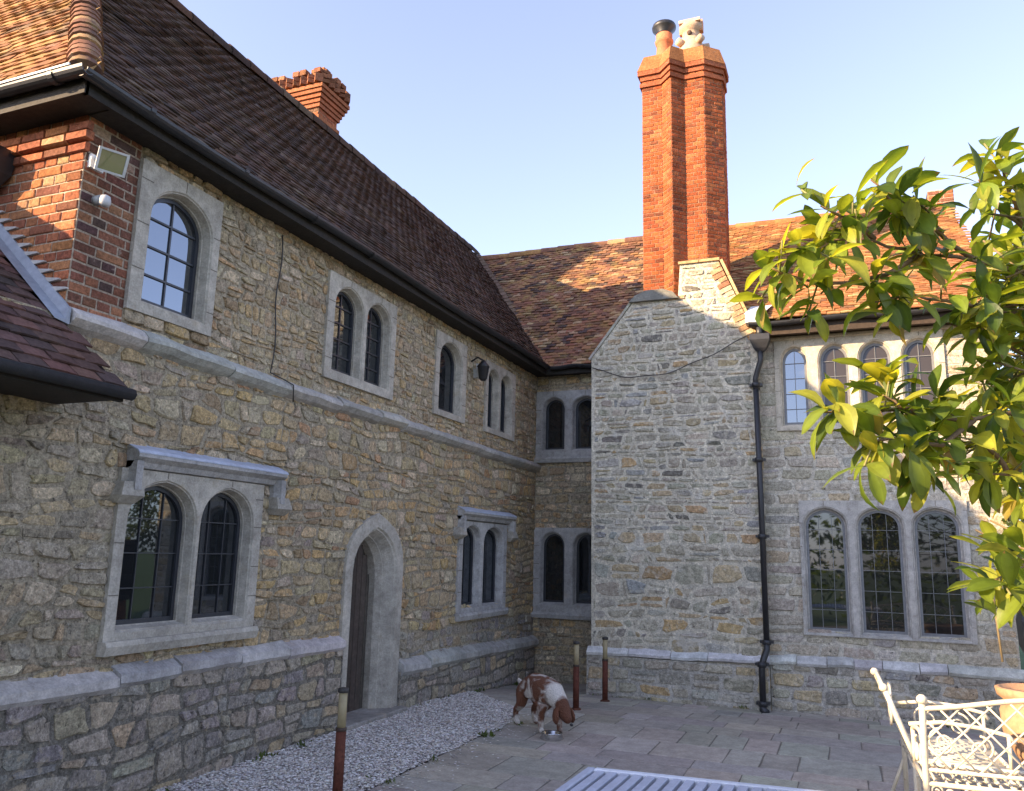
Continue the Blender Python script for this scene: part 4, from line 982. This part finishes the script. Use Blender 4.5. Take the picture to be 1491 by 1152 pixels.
# ================================================================== bench & chair
IV = (.66,.59,.45)
def spiral(F, c, r0, turns=1.4, a0=0, sgn=1, n=22, w_=0):
    pts = []
    for k in range(n+1):
        t = k/n; rr_ = r0*(1-.82*t); an = a0+sgn*turns*2*pi*t
        pts.append(F(c[0]+cos(an)*rr_, c[1]+sin(an)*rr_, w_))
    return pts
def seat_furniture(name, F, wdt, label, cat, bh=.88, sh=.46, dep=.50, lean=.10, parts=True):
    """F: origin at ground under left end of the back, u along the back, v up, w towards the front"""
    e = empty(name, F.o.copy(), label, cat)
    r_ = .0085
    # back
    mb = MB()
    def wl(z_): return -lean*max(0, (z_-sh))/(bh-sh)
    def top(t): return bh-.055+.055*(.5-.5*cos(2*pi*t))+.03*sin(pi*t)-.0
    for a in (0, wdt):
        mb.tube([F(a, z_, wl(z_)) for z_ in (0.02, sh, .7, bh-.02)], .0165, 8, IV)
        mb.lathe(F(a, bh-.03, wl(bh)), [(.017,0),(.026,.012),(.026,.03),(.012,.045)], 10, IV)
    N_ = 24
    mb.tube([F(wdt*k/N_, top(k/N_), wl(top(k/N_))) for k in range(N_+1)], .013, 8, IV)
    mb.tube([F(0, sh+.07, wl(sh+.07)), F(wdt, sh+.07, wl(sh+.07))], .010, 8, IV)
    # lattice
    step = .125; z0 = sh+.07
    for sg in (1, -1):
        k = -8
        while k*step < wdt+.8:
            pts = []
            for q in range(40):
                z_ = z0+(bh-z0)*q/39; a = k*step+sg*(z_-z0)*.95+(0 if sg > 0 else .0)
                if 0 <= a <= wdt and z_ <= top(a/wdt) and not (abs(a-wdt/2) < .10 and abs(z_-(z0+top(.5))/2) < .13): pts.append(F(a, z_, wl(z_)+.002*sg))
                elif len(pts) > 1: mb.tube([pts[0], pts[-1]], .0055, 6, IV); pts = []
                else: pts = []
            if len(pts) > 1: mb.tube([pts[0], pts[-1]], .0055, 6, IV)
            k += 1
    cm = (z0+top(.5))/2
    mb.tube([F(wdt/2+.10*cos(2*pi*k/20), cm+.13*sin(2*pi*k/20), wl(cm)) for k in range(21)], .008, 6, IV)
    for s_ in (1, -1):
        mb.tube(spiral(F, (wdt/2+s_*.04, cm+.03), .045, 1.3, pi/2, s_, w_=wl(cm)), .006, 6, IV); mb.tube(spiral(F, (wdt/2+s_*.04, cm-.05), .04, 1.3, -pi/2, -s_, w_=wl(cm)), .006, 6, IV)
    mb.build('backrest', M_cream, e)
    # seat
    mb = MB()
    mb.tube([F(0,sh,0), F(wdt,sh,0)], .012, 8, IV); mb.tube([F(0,sh,dep), F(wdt,sh,dep)], .012, 8, IV)
    mb.tube([F(0,sh,0), F(0,sh,dep)], .012, 8, IV); mb.tube([F(wdt,sh,0), F(wdt,sh,dep)], .012, 8, IV)
    n = int(wdt/.05)
    for k in range(1, n):
        a = wdt*k/n; mb.tube([F(a,sh,0), F(a,sh+.008,dep*.4), F(a,sh-.004,dep)], .0075, 5, IV)
    mb.build('seat', M_cream, e)
    # apron with scrolls below the back and front rails
    for w_ in (0, dep):
        mb = MB()
        mb.tube([F(0,sh-.07,w_), F(wdt,sh-.07,w_)], .009, 6, IV)
        n = max(2, int(wdt/.14))
        for k in range(n):
            c = wdt*(k+.5)/n
            mb.tube(spiral(F, (c-.03, sh-.033), .030, 1.4, 0, 1, 16, w_), .0055, 5, IV); mb.tube(spiral(F, (c+.03, sh-.037), .028, 1.4, pi, 1, 16, w_), .0055, 5, IV)
        mb.build('apron', M_cream, e)
    # arms
    for a in (0, wdt):
        mb = MB()
        mb.tube([F(a,sh+.21,-.03), F(a,sh+.235,dep*.3), F(a,sh+.22,dep*.7), F(a,sh+.19,dep), F(a,sh+.15,dep+.03)], .012, 8, IV)
        Fq = Frame(F(a,0,0), F.w, F.v, F.u)
        mb.tube(spiral(Fq, (dep*.30, sh+.12), .085, 1.5, pi/2, 1), .007, 6, IV); mb.tube(spiral(Fq, (dep*.70, sh+.10), .075, 1.5, pi/2, -1), .007, 6, IV)
        mb.tube([F(a,sh,dep), F(a,sh+.19,dep)], .011, 8, IV)
        mb.build('armrest', M_cream, e)
    for a in (0, wdt):
        mb = MB(); mb.tube([F(a,sh,dep), F(a,sh-.12,dep+.012), F(a,.2,dep-.01), F(a,.02,dep+.05), F(a,.012,dep+.075)], .013, 8, IV); mb.build('leg', M_cream, e)
        mb = MB(); mb.tube([F(a,sh-.01,0), F(a,sh-.14,-.0), F(a,.2,-.03), F(a,.02,-.10)], .012, 8, IV); mb.build('leg', M_cream, e)
    return e
# bench with its lattice back towards the camera
FBn = Frame((.31,5.02,0), Vector((1,.05,0)).normalized(), Z, Vector((-.05,1,0)).normalized())
seat_furniture('garden_bench', FBn, 1.22, 'cream wrought iron bench with its lattice back to the camera', 'bench', bh=.90, sh=.47, dep=.46, lean=.04)
dv = Vector((.04,-1,0)).normalized()
FCh = Frame((.28,6.55,gz(.3,6.5)), dv, Z, Vector((1,.04,0)).normalized())
seat_furniture('garden_chair', FCh, .78, 'cream wrought iron armchair seen edge on, left of the lattice bench', 'chair', bh=.84, sh=.42, dep=.5, lean=.16)

# ================================================================== table
tb = empty('garden_table', (-.5,3.3,0), 'pale blue grey slatted metal garden table cut off by the bottom of the picture', 'table')
ux = Vector((1,.085,0)).normalized(); uy = Vector((.03,1,0)).normalized()
Ft = Frame((-1.03-.03*.9,3.47-.9,.72), ux, uy, Z)
BG = (.38,.40,.47); WL, DL = 1.5, .9
mb = MB()
mb.fbox(Ft, -.035, 0, -.03, DL+.03, -.03, .004, BG, bev=.005); mb.fbox(Ft, WL, WL+.035, -.03, DL+.03, -.03, .004, BG, bev=.005)
mb.fbox(Ft, 0, WL, DL, DL+.035, -.03, .004, (.55,.57,.62), bev=.005); mb.fbox(Ft, 0, WL, -.035, 0, -.03, .004, BG, bev=.005)
mb.build('tabletop_frame', M_gen, tb)
mb = MB(); k = 0
while k*.052 < WL-.03:
    mb.fbox(Ft, k*.052+.012, (k+1)*.052-.004, 0, DL, -.028, 0, BG, bev=.003); k += 1
mb.fbox(Ft, 0, WL, DL*.5-.02, DL*.5+.02, -.03, -.014, BG); mb.build('tabletop_slats', M_gen, tb)
for a, b in ((.02,.02),(WL-.05,.02),(.02,DL-.05),(WL-.05,DL-.05)):
    mb = MB(); mb.fbox(Ft, a, a+.03, b, b+.03, -.72, -.02, BG, bev=.003); mb.build('leg', M_gen, tb)

# ================================================================== terracotta urn, post at right
ur = empty('terracotta_urn', (1.20,7.1,0), 'weathered terracotta urn on the patio behind the bench', 'urn')
mb = MB(); mb.lathe((1.20,7.1,0), [(.16,0),(.17,.03),(.12,.08),(.10,.16),(.17,.26),(.24,.42),(.25,.56),(.22,.64),(.26,.67),(.27,.72),(.235,.73),(.21,.60)], 22, (.40,.24,.14)); mb.build('pot_body', M_terra, ur)
mb = MB(); mb.lathe((1.20,7.1,0), [(.225,.66),(.10,.69)], 14, (.06,.045,.03)); mb.build('soil', M_mort, ur)
ps = empty('timber_post', (1.68,9.7,0), 'brown timber post with dark metal box at the right edge', 'post')
mb = MB(); mb.box((1.60,9.6,-.15), (1.78,9.78,.9), (.22,.09,.045)); mb.build('post', M_wood, ps)
mb = MB(); mb.rings([[Vector((1.69+a*s_, 9.69+b*s_, z_)) for a, b in [(-1,-1),(1,-1),(1,1),(-1,1)]] for s_, z_ in [(.12,.72),(.15,.80),(.16,1.05),(.14,1.12),(.15,1.6),(.12,1.66)]], (.03,.03,.033), True, True); mb.build('metal_box', M_dark, ps)

# ================================================================== dog and bowl
def skin(name, verts, edges, radii, parent, m_, sub=2, root=0):
    me = bpy.data.meshes.new(name); off = parent.location
    me.from_pydata([Vector(v)-off for v in verts], edges, []); o = bpy.data.objects.new(name, me); COL.objects.link(o); o.parent = parent
    o.modifiers.new('skin', 'SKIN'); sv = me.skin_vertices[0].data
    for i, r_ in enumerate(radii): sv[i].radius = r_ if isinstance(r_, tuple) else (r_, r_); sv[i].use_root = (i == root)
    o.modifiers['skin'].use_smooth_shade = True; sm_ = o.modifiers.new('sub', 'SUBSURF'); sm_.levels = sub; sm_.render_levels = sub
    me.materials.append(m_); return o
def dogmat(name, kind):
    m = bpy.data.materials.new(name); m.use_nodes = True; nt = m.node_tree; N = nt.nodes; L = nt.links; p = N['Principled BSDF']; p.inputs['Roughness'].default_value = .75
    g = N.new('ShaderNodeNewGeometry')
    t = N.new('ShaderNodeTexNoise'); t.inputs['Scale'].default_value = 8; t.inputs['Detail'].default_value = 6; t.inputs['Distortion'].default_value = .5; L.new(g.outputs['Position'], t.inputs['Vector'])
    cr = N.new('ShaderNodeValToRGB'); cr.color_ramp.elements[0].position = .50; cr.color_ramp.elements[1].position = .64
    cr.color_ramp.elements[0].color = (.15,.055,.024,1) ; cr.color_ramp.elements[1].color = (.66,.60,.52,1)
    if kind == 'ear': cr.color_ramp.elements[1].color = (.15,.05,.02,1)
    if kind == 'head':
        cr.color_ramp.elements[0].position = .58; cr.color_ramp.elements[1].position = .61
    L.new(t.outputs['Fac'], cr.inputs[0]); colr = cr.outputs[0]
    if kind == 'body':
        dt = N.new('ShaderNodeVectorMath'); dt.operation = 'DOT_PRODUCT'; dt.inputs[1].default_value = (.8,-.6,0); L.new(g.outputs['Position'], dt.inputs[0])
        base = -2.90*.8-7.58*.6
        for (a_, b_, c_) in ((.42,.47,(.66,.60,.52,1)),(.56,.59,(.12,.042,.018,1))):
            mq = N.new('ShaderNodeMapRange'); mq.inputs['From Min'].default_value = base+a_; mq.inputs['From Max'].default_value = base+b_
            ad = N.new('ShaderNodeMath'); ad.operation = 'MULTIPLY_ADD'; ad.inputs[1].default_value = .12; L.new(t.outputs['Fac'], ad.inputs[0]); L.new(dt.outputs['Value'], ad.inputs[2])
            sb = N.new('ShaderNodeMath'); sb.operation = 'SUBTRACT'; sb.inputs[1].default_value = .06; L.new(ad.outputs[0], sb.inputs[0]); L.new(sb.outputs[0], mq.inputs['Value'])
            mm = N.new('ShaderNodeMix'); mm.data_type = 'RGBA'; mm.inputs[7].default_value = c_; L.new(mq.outputs[0], mm.inputs[0]); L.new(colr, mm.inputs[6]); colr = mm.outputs[2]
    t2 = N.new('ShaderNodeTexNoise'); t2.inputs['Scale'].default_value = 90; L.new(g.outputs['Position'], t2.inputs['Vector'])
    mr = N.new('ShaderNodeMapRange'); mr.inputs['To Min'].default_value = .6; mr.inputs['To Max'].default_value = 1.4; L.new(t2.outputs['Fac'], mr.inputs['Value'])
    v = N.new('ShaderNodeVectorMath'); v.operation = 'MULTIPLY'; L.new(colr, v.inputs[0]); L.new(mr.outputs[0], v.inputs[1]); L.new(v.outputs[0], p.inputs['Base Color'])
    b = N.new('ShaderNodeBump'); b.inputs['Strength'].default_value = 1; b.inputs['Distance'].default_value = .02; L.new(t2.outputs['Fac'], b.inputs['Height']); L.new(b.outputs[0], p.inputs['Normal'])
    return m
dog = empty('spaniel_dog', (-2.72,7.4,0), 'brown and white spaniel lowering its head to a steel bowl', 'dog')
hx, hy = .80, -.60; H0 = Vector((-2.90,7.58,0)); hd_ = Vector((hx,hy,0)); sdv = Vector((-hy,hx,0))
def D(f, s_, z_): return H0+hd_*f+sdv*s_+Vector((0,0,z_))
V = [D(.22,0,.37), D(.10,0,.39), D(-.01,0,.375), D(-.06,0,.345),   # 0 mid 1 loin 2 rump 3 tailbase
     D(.34,0,.355), D(.43,0,.345), D(.52,.0,.305), D(.575,.0,.26), D(.61,0,.215), D(.65,0,.175), D(.695,0,.145),  # 4 ribs 5 withers 6 neck 7 neck 8 skull 9 brow 10 muzzle
     D(-.12,0,.36), D(-.19,0,.39),      # 11,12 tail
     # hind legs: hip, knee, hock, paw, toe
     D(-.01,.07,.29), D(.06,.085,.20), D(-.04,.09,.13), D(-.01,.09,.03), D(.04,.09,.02),
     D(-.01,-.07,.29), D(.03,-.085,.20), D(-.08,-.09,.13), D(-.05,-.09,.03), D(.0,-.09,.02),
     # front legs: shoulder, elbow, wrist, paw, toe
     D(.40,.07,.27), D(.39,.08,.19), D(.41,.085,.10), D(.41,.085,.03), D(.45,.085,.02),
     D(.38,-.07,.27), D(.36,-.08,.19), D(.36,-.085,.10), D(.36,-.085,.03), D(.40,-.085,.02)]
Ed = [(0,1),(1,2),(2,3),(0,4),(4,5),(5,6),(6,7),(7,8),(8,9),(9,10),(3,11),(11,12),(2,13),(13,14),(14,15),(15,16),(16,17),(2,18),(18,19),(19,20),(20,21),(21,22),
      (4,23),(23,24),(24,25),(25,26),(26,27),(4,28),(28,29),(29,30),(30,31),(31,32)]
rad = [.11,.105,.10,.055,.125,.115,.085,.072,.068,.048,.034,.025,.018, .07,.052,.03,.026,.026,.07,.052,.03,.026,.026,.06,.041,.028,.027,.028,.06,.041,.028,.027,.028]
skin('body', V, Ed, rad, dog, dogmat('dog_coat', 'body'))
mb = MB()
for s_ in (1, -1):
    rg = []
    for k, (f, ss_, z_, a, b) in enumerate([(.585,.05,.265,.02,.014),(.59,.075,.235,.036,.017),(.60,.088,.19,.045,.018),(.605,.09,.15,.04,.016),(.61,.086,.125,.016,.01)]):
        rg.append([D(f+cos(2*pi*q/10)*a, s_*(ss_+sin(2*pi*q/10)*b), z_) for q in range(10)])
    mb.rings(rg, (.1,.05,.03), True, True, True)
mb.build('ear', dogmat('dog_ear', 'ear'), dog)
mb = MB(); mb.lathe(D(.722,0,.132), [(.004,-.012),(.014,-.006),(.016,.004),(.006,.012)], 10, (.02,)*3)
mb.build('nose', M_dark, dog)
bw = MB(); c = (-2.50,7.14,0)
bw.lathe(c, [(.10,0),(.105,.006),(.085,.045),(.088,.052),(.094,.05),(.092,.056),(.082,.05),(.075,.02),(.01,.014)], 24, (.6,.6,.6))
m_steel = mat('steel', attr=False, base=(.6,.6,.6), rough=.22, n1=(20,.1), n2=(2,.05), bump=None, metal=1)
tag(bw.build('dog_bowl', m_steel), 'shiny steel dog bowl on the flagstones', 'bowl')
# ================================================================== leafy tree at right
def ray(px_, py_, d):
    v = rt2*((px_-745.5)/1180)+up2*(-(py_-576)/1180)+fw
    return Vector((0,0,1.6))+v*d
tree = empty('magnolia_tree', (2.9,2.9,0), 'broad leaved garden tree with glossy green leaves reaching in from the right', 'tree')
RT = random.Random(77)
LG = [(4,(.15,.20,.025)),(2.4,(.10,.15,.02)),(3.6,(.25,.27,.035)),(1.2,(.055,.095,.018)),(.2,(.26,.20,.05))]
mleaf = MB(); mtw = MB()
def leaf(base, d, nrm, L_, W_, col):
    d = d.normalized(); s_ = d.cross(nrm)
    if s_.length < 1e-3: s_ = d.orthogonal()
    s_.normalize(); nrm = s_.cross(d)
    prof = [(0,.06,0),(.12,.30,.01),(.32,.72,.02),(.55,1.,.0),(.75,.86,-.05),(.9,.45,-.12),(1.0,.03,-.18)]
    bend = RT.uniform(.2, 1.9); fold = RT.uniform(.12,.5); tw = RT.uniform(-.7,.7)
    vs = []
    for t, wd, _ in prof:
        c_ = base+d*(t*L_*(1-.12*bend*t))-nrm*(bend*.28*L_*t*t)
        sv = (s_*cos(tw*t)+nrm*sin(tw*t)); uv = nrm
        rip = RT.uniform(-.02,.02)*W_
        vs += [c_-sv*(wd*W_/2)+uv*(fold*wd*W_/2+rip), c_-sv*(wd*W_/4)+uv*(fold*wd*W_/5), c_, c_+sv*(wd*W_/4)+uv*(fold*wd*W_/5), c_+sv*(wd*W_/2)+uv*(fold*wd*W_/2-rip)]
    fs = []
    for k in range(len(prof)-1):
        for j in range(4): fs.append((k*5+j, k*5+j+1, k*5+j+6, k*5+j+5))
    mleaf.add(vs, fs, col, True)
    n_ = len(fs); lt = tuple(min(.5, x*1.22) for x in col); br_ = (.19,.12,.04)
    for q in range(n_):
        i_ = len(mleaf.c)-n_+q
        if q % 4 in (1, 2) and q < n_-4: mleaf.c[i_] = lt
        if q >= n_-4 and RT.random() < .2: mleaf.c[i_] = br_
def whorl(p, d, n=7, sc=1.):
    d = d.normalized()
    a0 = RT.uniform(0, 6.28); o1 = d.orthogonal().normalized(); o2 = d.cross(o1)
    for k in range(n):
        an = a0+k*2.4+RT.uniform(-.3,.3); back = RT.uniform(-.05, .02)-.018*k*.4
        rad_ = o1*cos(an)+o2*sin(an)
        ld_ = (d*RT.uniform(.25,.75)+rad_*RT.uniform(.7,1.1)+Vector((0,0,RT.uniform(-.25,.25)))).normalized()
        L_ = RT.uniform(.095,.155)*sc
        leaf(p+d*back, ld_, (Vector((0,0,1.))*.9+d*.3+rad_*-.1).normalized(), L_, L_*RT.uniform(.31,.42), col_jit(wpick(RT, LG), RT, .2))
root = Vector((2.9,2.9,.0))
trunk_top = Vector((2.75,2.85,1.7))
mtr = MB(); mtr.tube([root, Vector((2.85,2.88,.6)), Vector((2.82,2.82,1.2)), trunk_top, Vector((2.72,2.9,2.4)), Vector((2.65,2.9,3.0))], .08, 12, (.16,.13,.10), rf=lambda t: .09*(1-.6*t)+.012)
mtr.build('trunk', M_wood, tree)
# limbs: list of pixel paths with distances, each a real 3d branch
limbs = [
 [(1370,340,2.6),(1340,300,2.55),(1330,285,2.5)],
 [(1270,350,2.5),(1240,318,2.45),(1195,300,2.4)],
 [(1600,430,2.9),(1491,440,2.65),(1440,455,2.55),(1430,480,2.5)],
 [(1350,610,2.35),(1330,650,2.3),(1335,690,2.25)],
 [(1470,690,2.4),(1440,650,2.4),(1410,640,2.4)],
 [(1600,470,2.9),(1491,400,2.7),(1415,378,2.6),(1340,372,2.55),(1270,350,2.5),(1215,350,2.45),(1175,372,2.42)],
 [(1415,378,2.6),(1370,340,2.55),(1310,305,2.5),(1268,262,2.48)],
 [(1340,372,2.55),(1290,400,2.5),(1235,412,2.45),(1170,410,2.4),(1120,388,2.38)],
 [(1600,330,3.0),(1491,335,2.75),(1448,300,2.6),(1425,262,2.5)],
 [(1491,335,2.75),(1470,280,2.65),(1455,225,2.6)],
 [(1600,470,2.9),(1470,455,2.6),(1390,440,2.5),(1330,430,2.45),(1275,440,2.4)],
 [(1620,560,2.9),(1491,600,2.5),(1420,610,2.4),(1350,610,2.35),(1290,595,2.3),(1245,600,2.28),(1195,600,2.26)],
 [(1350,610,2.35),(1310,590,2.3),(1285,575,2.3)],
 [(1420,610,2.4),(1370,650,2.3),(1300,640,2.25),(1262,640,2.2)],
 [(1620,560,2.9),(1500,520,2.7),(1440,490,2.6),(1380,470,2.55)],
 [(1640,640,2.8),(1520,680,2.5),(1470,690,2.4),(1425,690,2.35)],
 [(1640,760,2.8),(1530,800,2.5),(1480,830,2.4),(1440,850,2.35)],
 [(1640,640,2.8),(1530,590,2.8),(1480,560,2.75),(1440,560,2.7)],
 [(1640,400,3.1),(1540,420,2.9),(1480,410,2.85),(1440,400,2.8)],
]
for lp in limbs:
    pts = [ray(*p) for p in lp]
    sm = []
    for i in range(len(pts)-1):
        for t in (0,.33,.66): sm.append(pts[i].lerp(pts[i+1], t)+Vector((RT.uniform(-.006,.006),)*3))
    sm.append(pts[-1])
    if lp[0][0] >= 1600: sm = [trunk_top+(pts[0]-trunk_top)*.0+Vector((0,0,RT.uniform(-.2,.8)))]+[trunk_top.lerp(pts[0], .6)]+sm
    mtw.tube(sm, .01, 7, (.20,.13,.07), rf=lambda t: .0065*(1-t)+.0025)
    n = len(sm)
    for i in range(3, n-1):
        for _rep in range(RT.choice([0,1,1,1,2])):
            d = (sm[i+1]-sm[i]).normalized()
            sd_v = Vector((RT.gauss(0,1), RT.gauss(0,1), RT.gauss(.2,.8))).normalized()
            tip = sm[i]+(d*.3+sd_v*.9).normalized()*RT.uniform(.04,.13)
            mtw.tube([sm[i], tip], .003, 5, (.22,.2,.08)); whorl(tip, tip-sm[i]+d*.05, RT.choice([4,5,6]))
    whorl(sm[-1], sm[-1]-sm[-2], 8)
# denser mass at the right edge
for _ in range(150):
    p = ray(RT.uniform(1432,1640), RT.choice([RT.uniform(270,480), RT.uniform(330,520), RT.uniform(380,560), RT.uniform(550,740), RT.uniform(560,720), RT.uniform(790,880)]), RT.uniform(2.5,3.3))
    d = Vector((RT.uniform(-1,.2), RT.uniform(-.6,.6), RT.uniform(-.3,.6)))
    q0 = p-d.normalized()*.22
    mtw.tube([q0, p], .004, 5, (.2,.15,.08)); whorl(p, d, RT.choice([5,6,7]))
mtw.build('branches', M_wood, tree)
mleaf.build('leaves', M_leaf, tree)
# ivy on the corner of the house
iv = MB(); ri = random.Random(8)
for _ in range(2600):
    z_ = ri.uniform(1.5, 4.3); x_ = 1.58+ri.random()**1.4*.55; y_ = 10.05+ri.uniform(-.1,.25)
    a = Vector((ri.uniform(-1,1), ri.uniform(-.5,.2), ri.uniform(-1.2,.2))).normalized(); b = a.cross(Vector((ri.uniform(-.5,.5),-1,ri.uniform(0,.7)))).normalized(); s_ = ri.uniform(.025,.05); p = Vector((x_,y_,z_))
    iv.add([p, p+a*s_+b*s_*.6, p+a*s_*1.8, p+a*s_-b*s_*.6], [(0,1,2,3)], col_jit(wpick(ri, [(3,(.05,.075,.02)),(1,(.09,.10,.03))]), ri, .3))
tag(iv.build('ivy', M_leaf), 'dark ivy climbing the right hand corner of the house', 'ivy')

# small weeds along the foot of the walls
wd = MB(); rw = random.Random(12)
for i in range(46):
    if i < 26: x_, y_ = -4.25+rw.uniform(0,.06), rw.choice([rw.uniform(4.2,6.4), rw.uniform(7.7,11.2)])
    elif i < 36: x_, y_ = rw.uniform(-3.0,1.5), 10.02
    else: x_, y_ = GX+rw.uniform(-.1,.15), rw.uniform(4.4,8.2)
    z_ = gz(x_, y_); n = rw.randint(5, 14); s_ = rw.uniform(.02,.055)
    for k in range(n):
        a = Vector((rw.uniform(-1,1), rw.uniform(-1,1), rw.uniform(.5,1.6))).normalized(); b = a.cross(Vector((rw.uniform(-1,1), rw.uniform(-1,1), .2))).normalized()
        p = Vector((x_+rw.uniform(-.04,.04), y_+rw.uniform(-.03,.03), z_)); L_ = s_*rw.uniform(.6,1.4)
        wd.add([p-b*L_*.06, p+a*L_*.6+b*L_*.16, p+a*L_, p+a*L_*.6-b*L_*.16], [(0,1,2,3)], col_jit((.075,.11,.03), rw, .35))
tag(wd.build('weeds', M_leaf), kind='stuff')
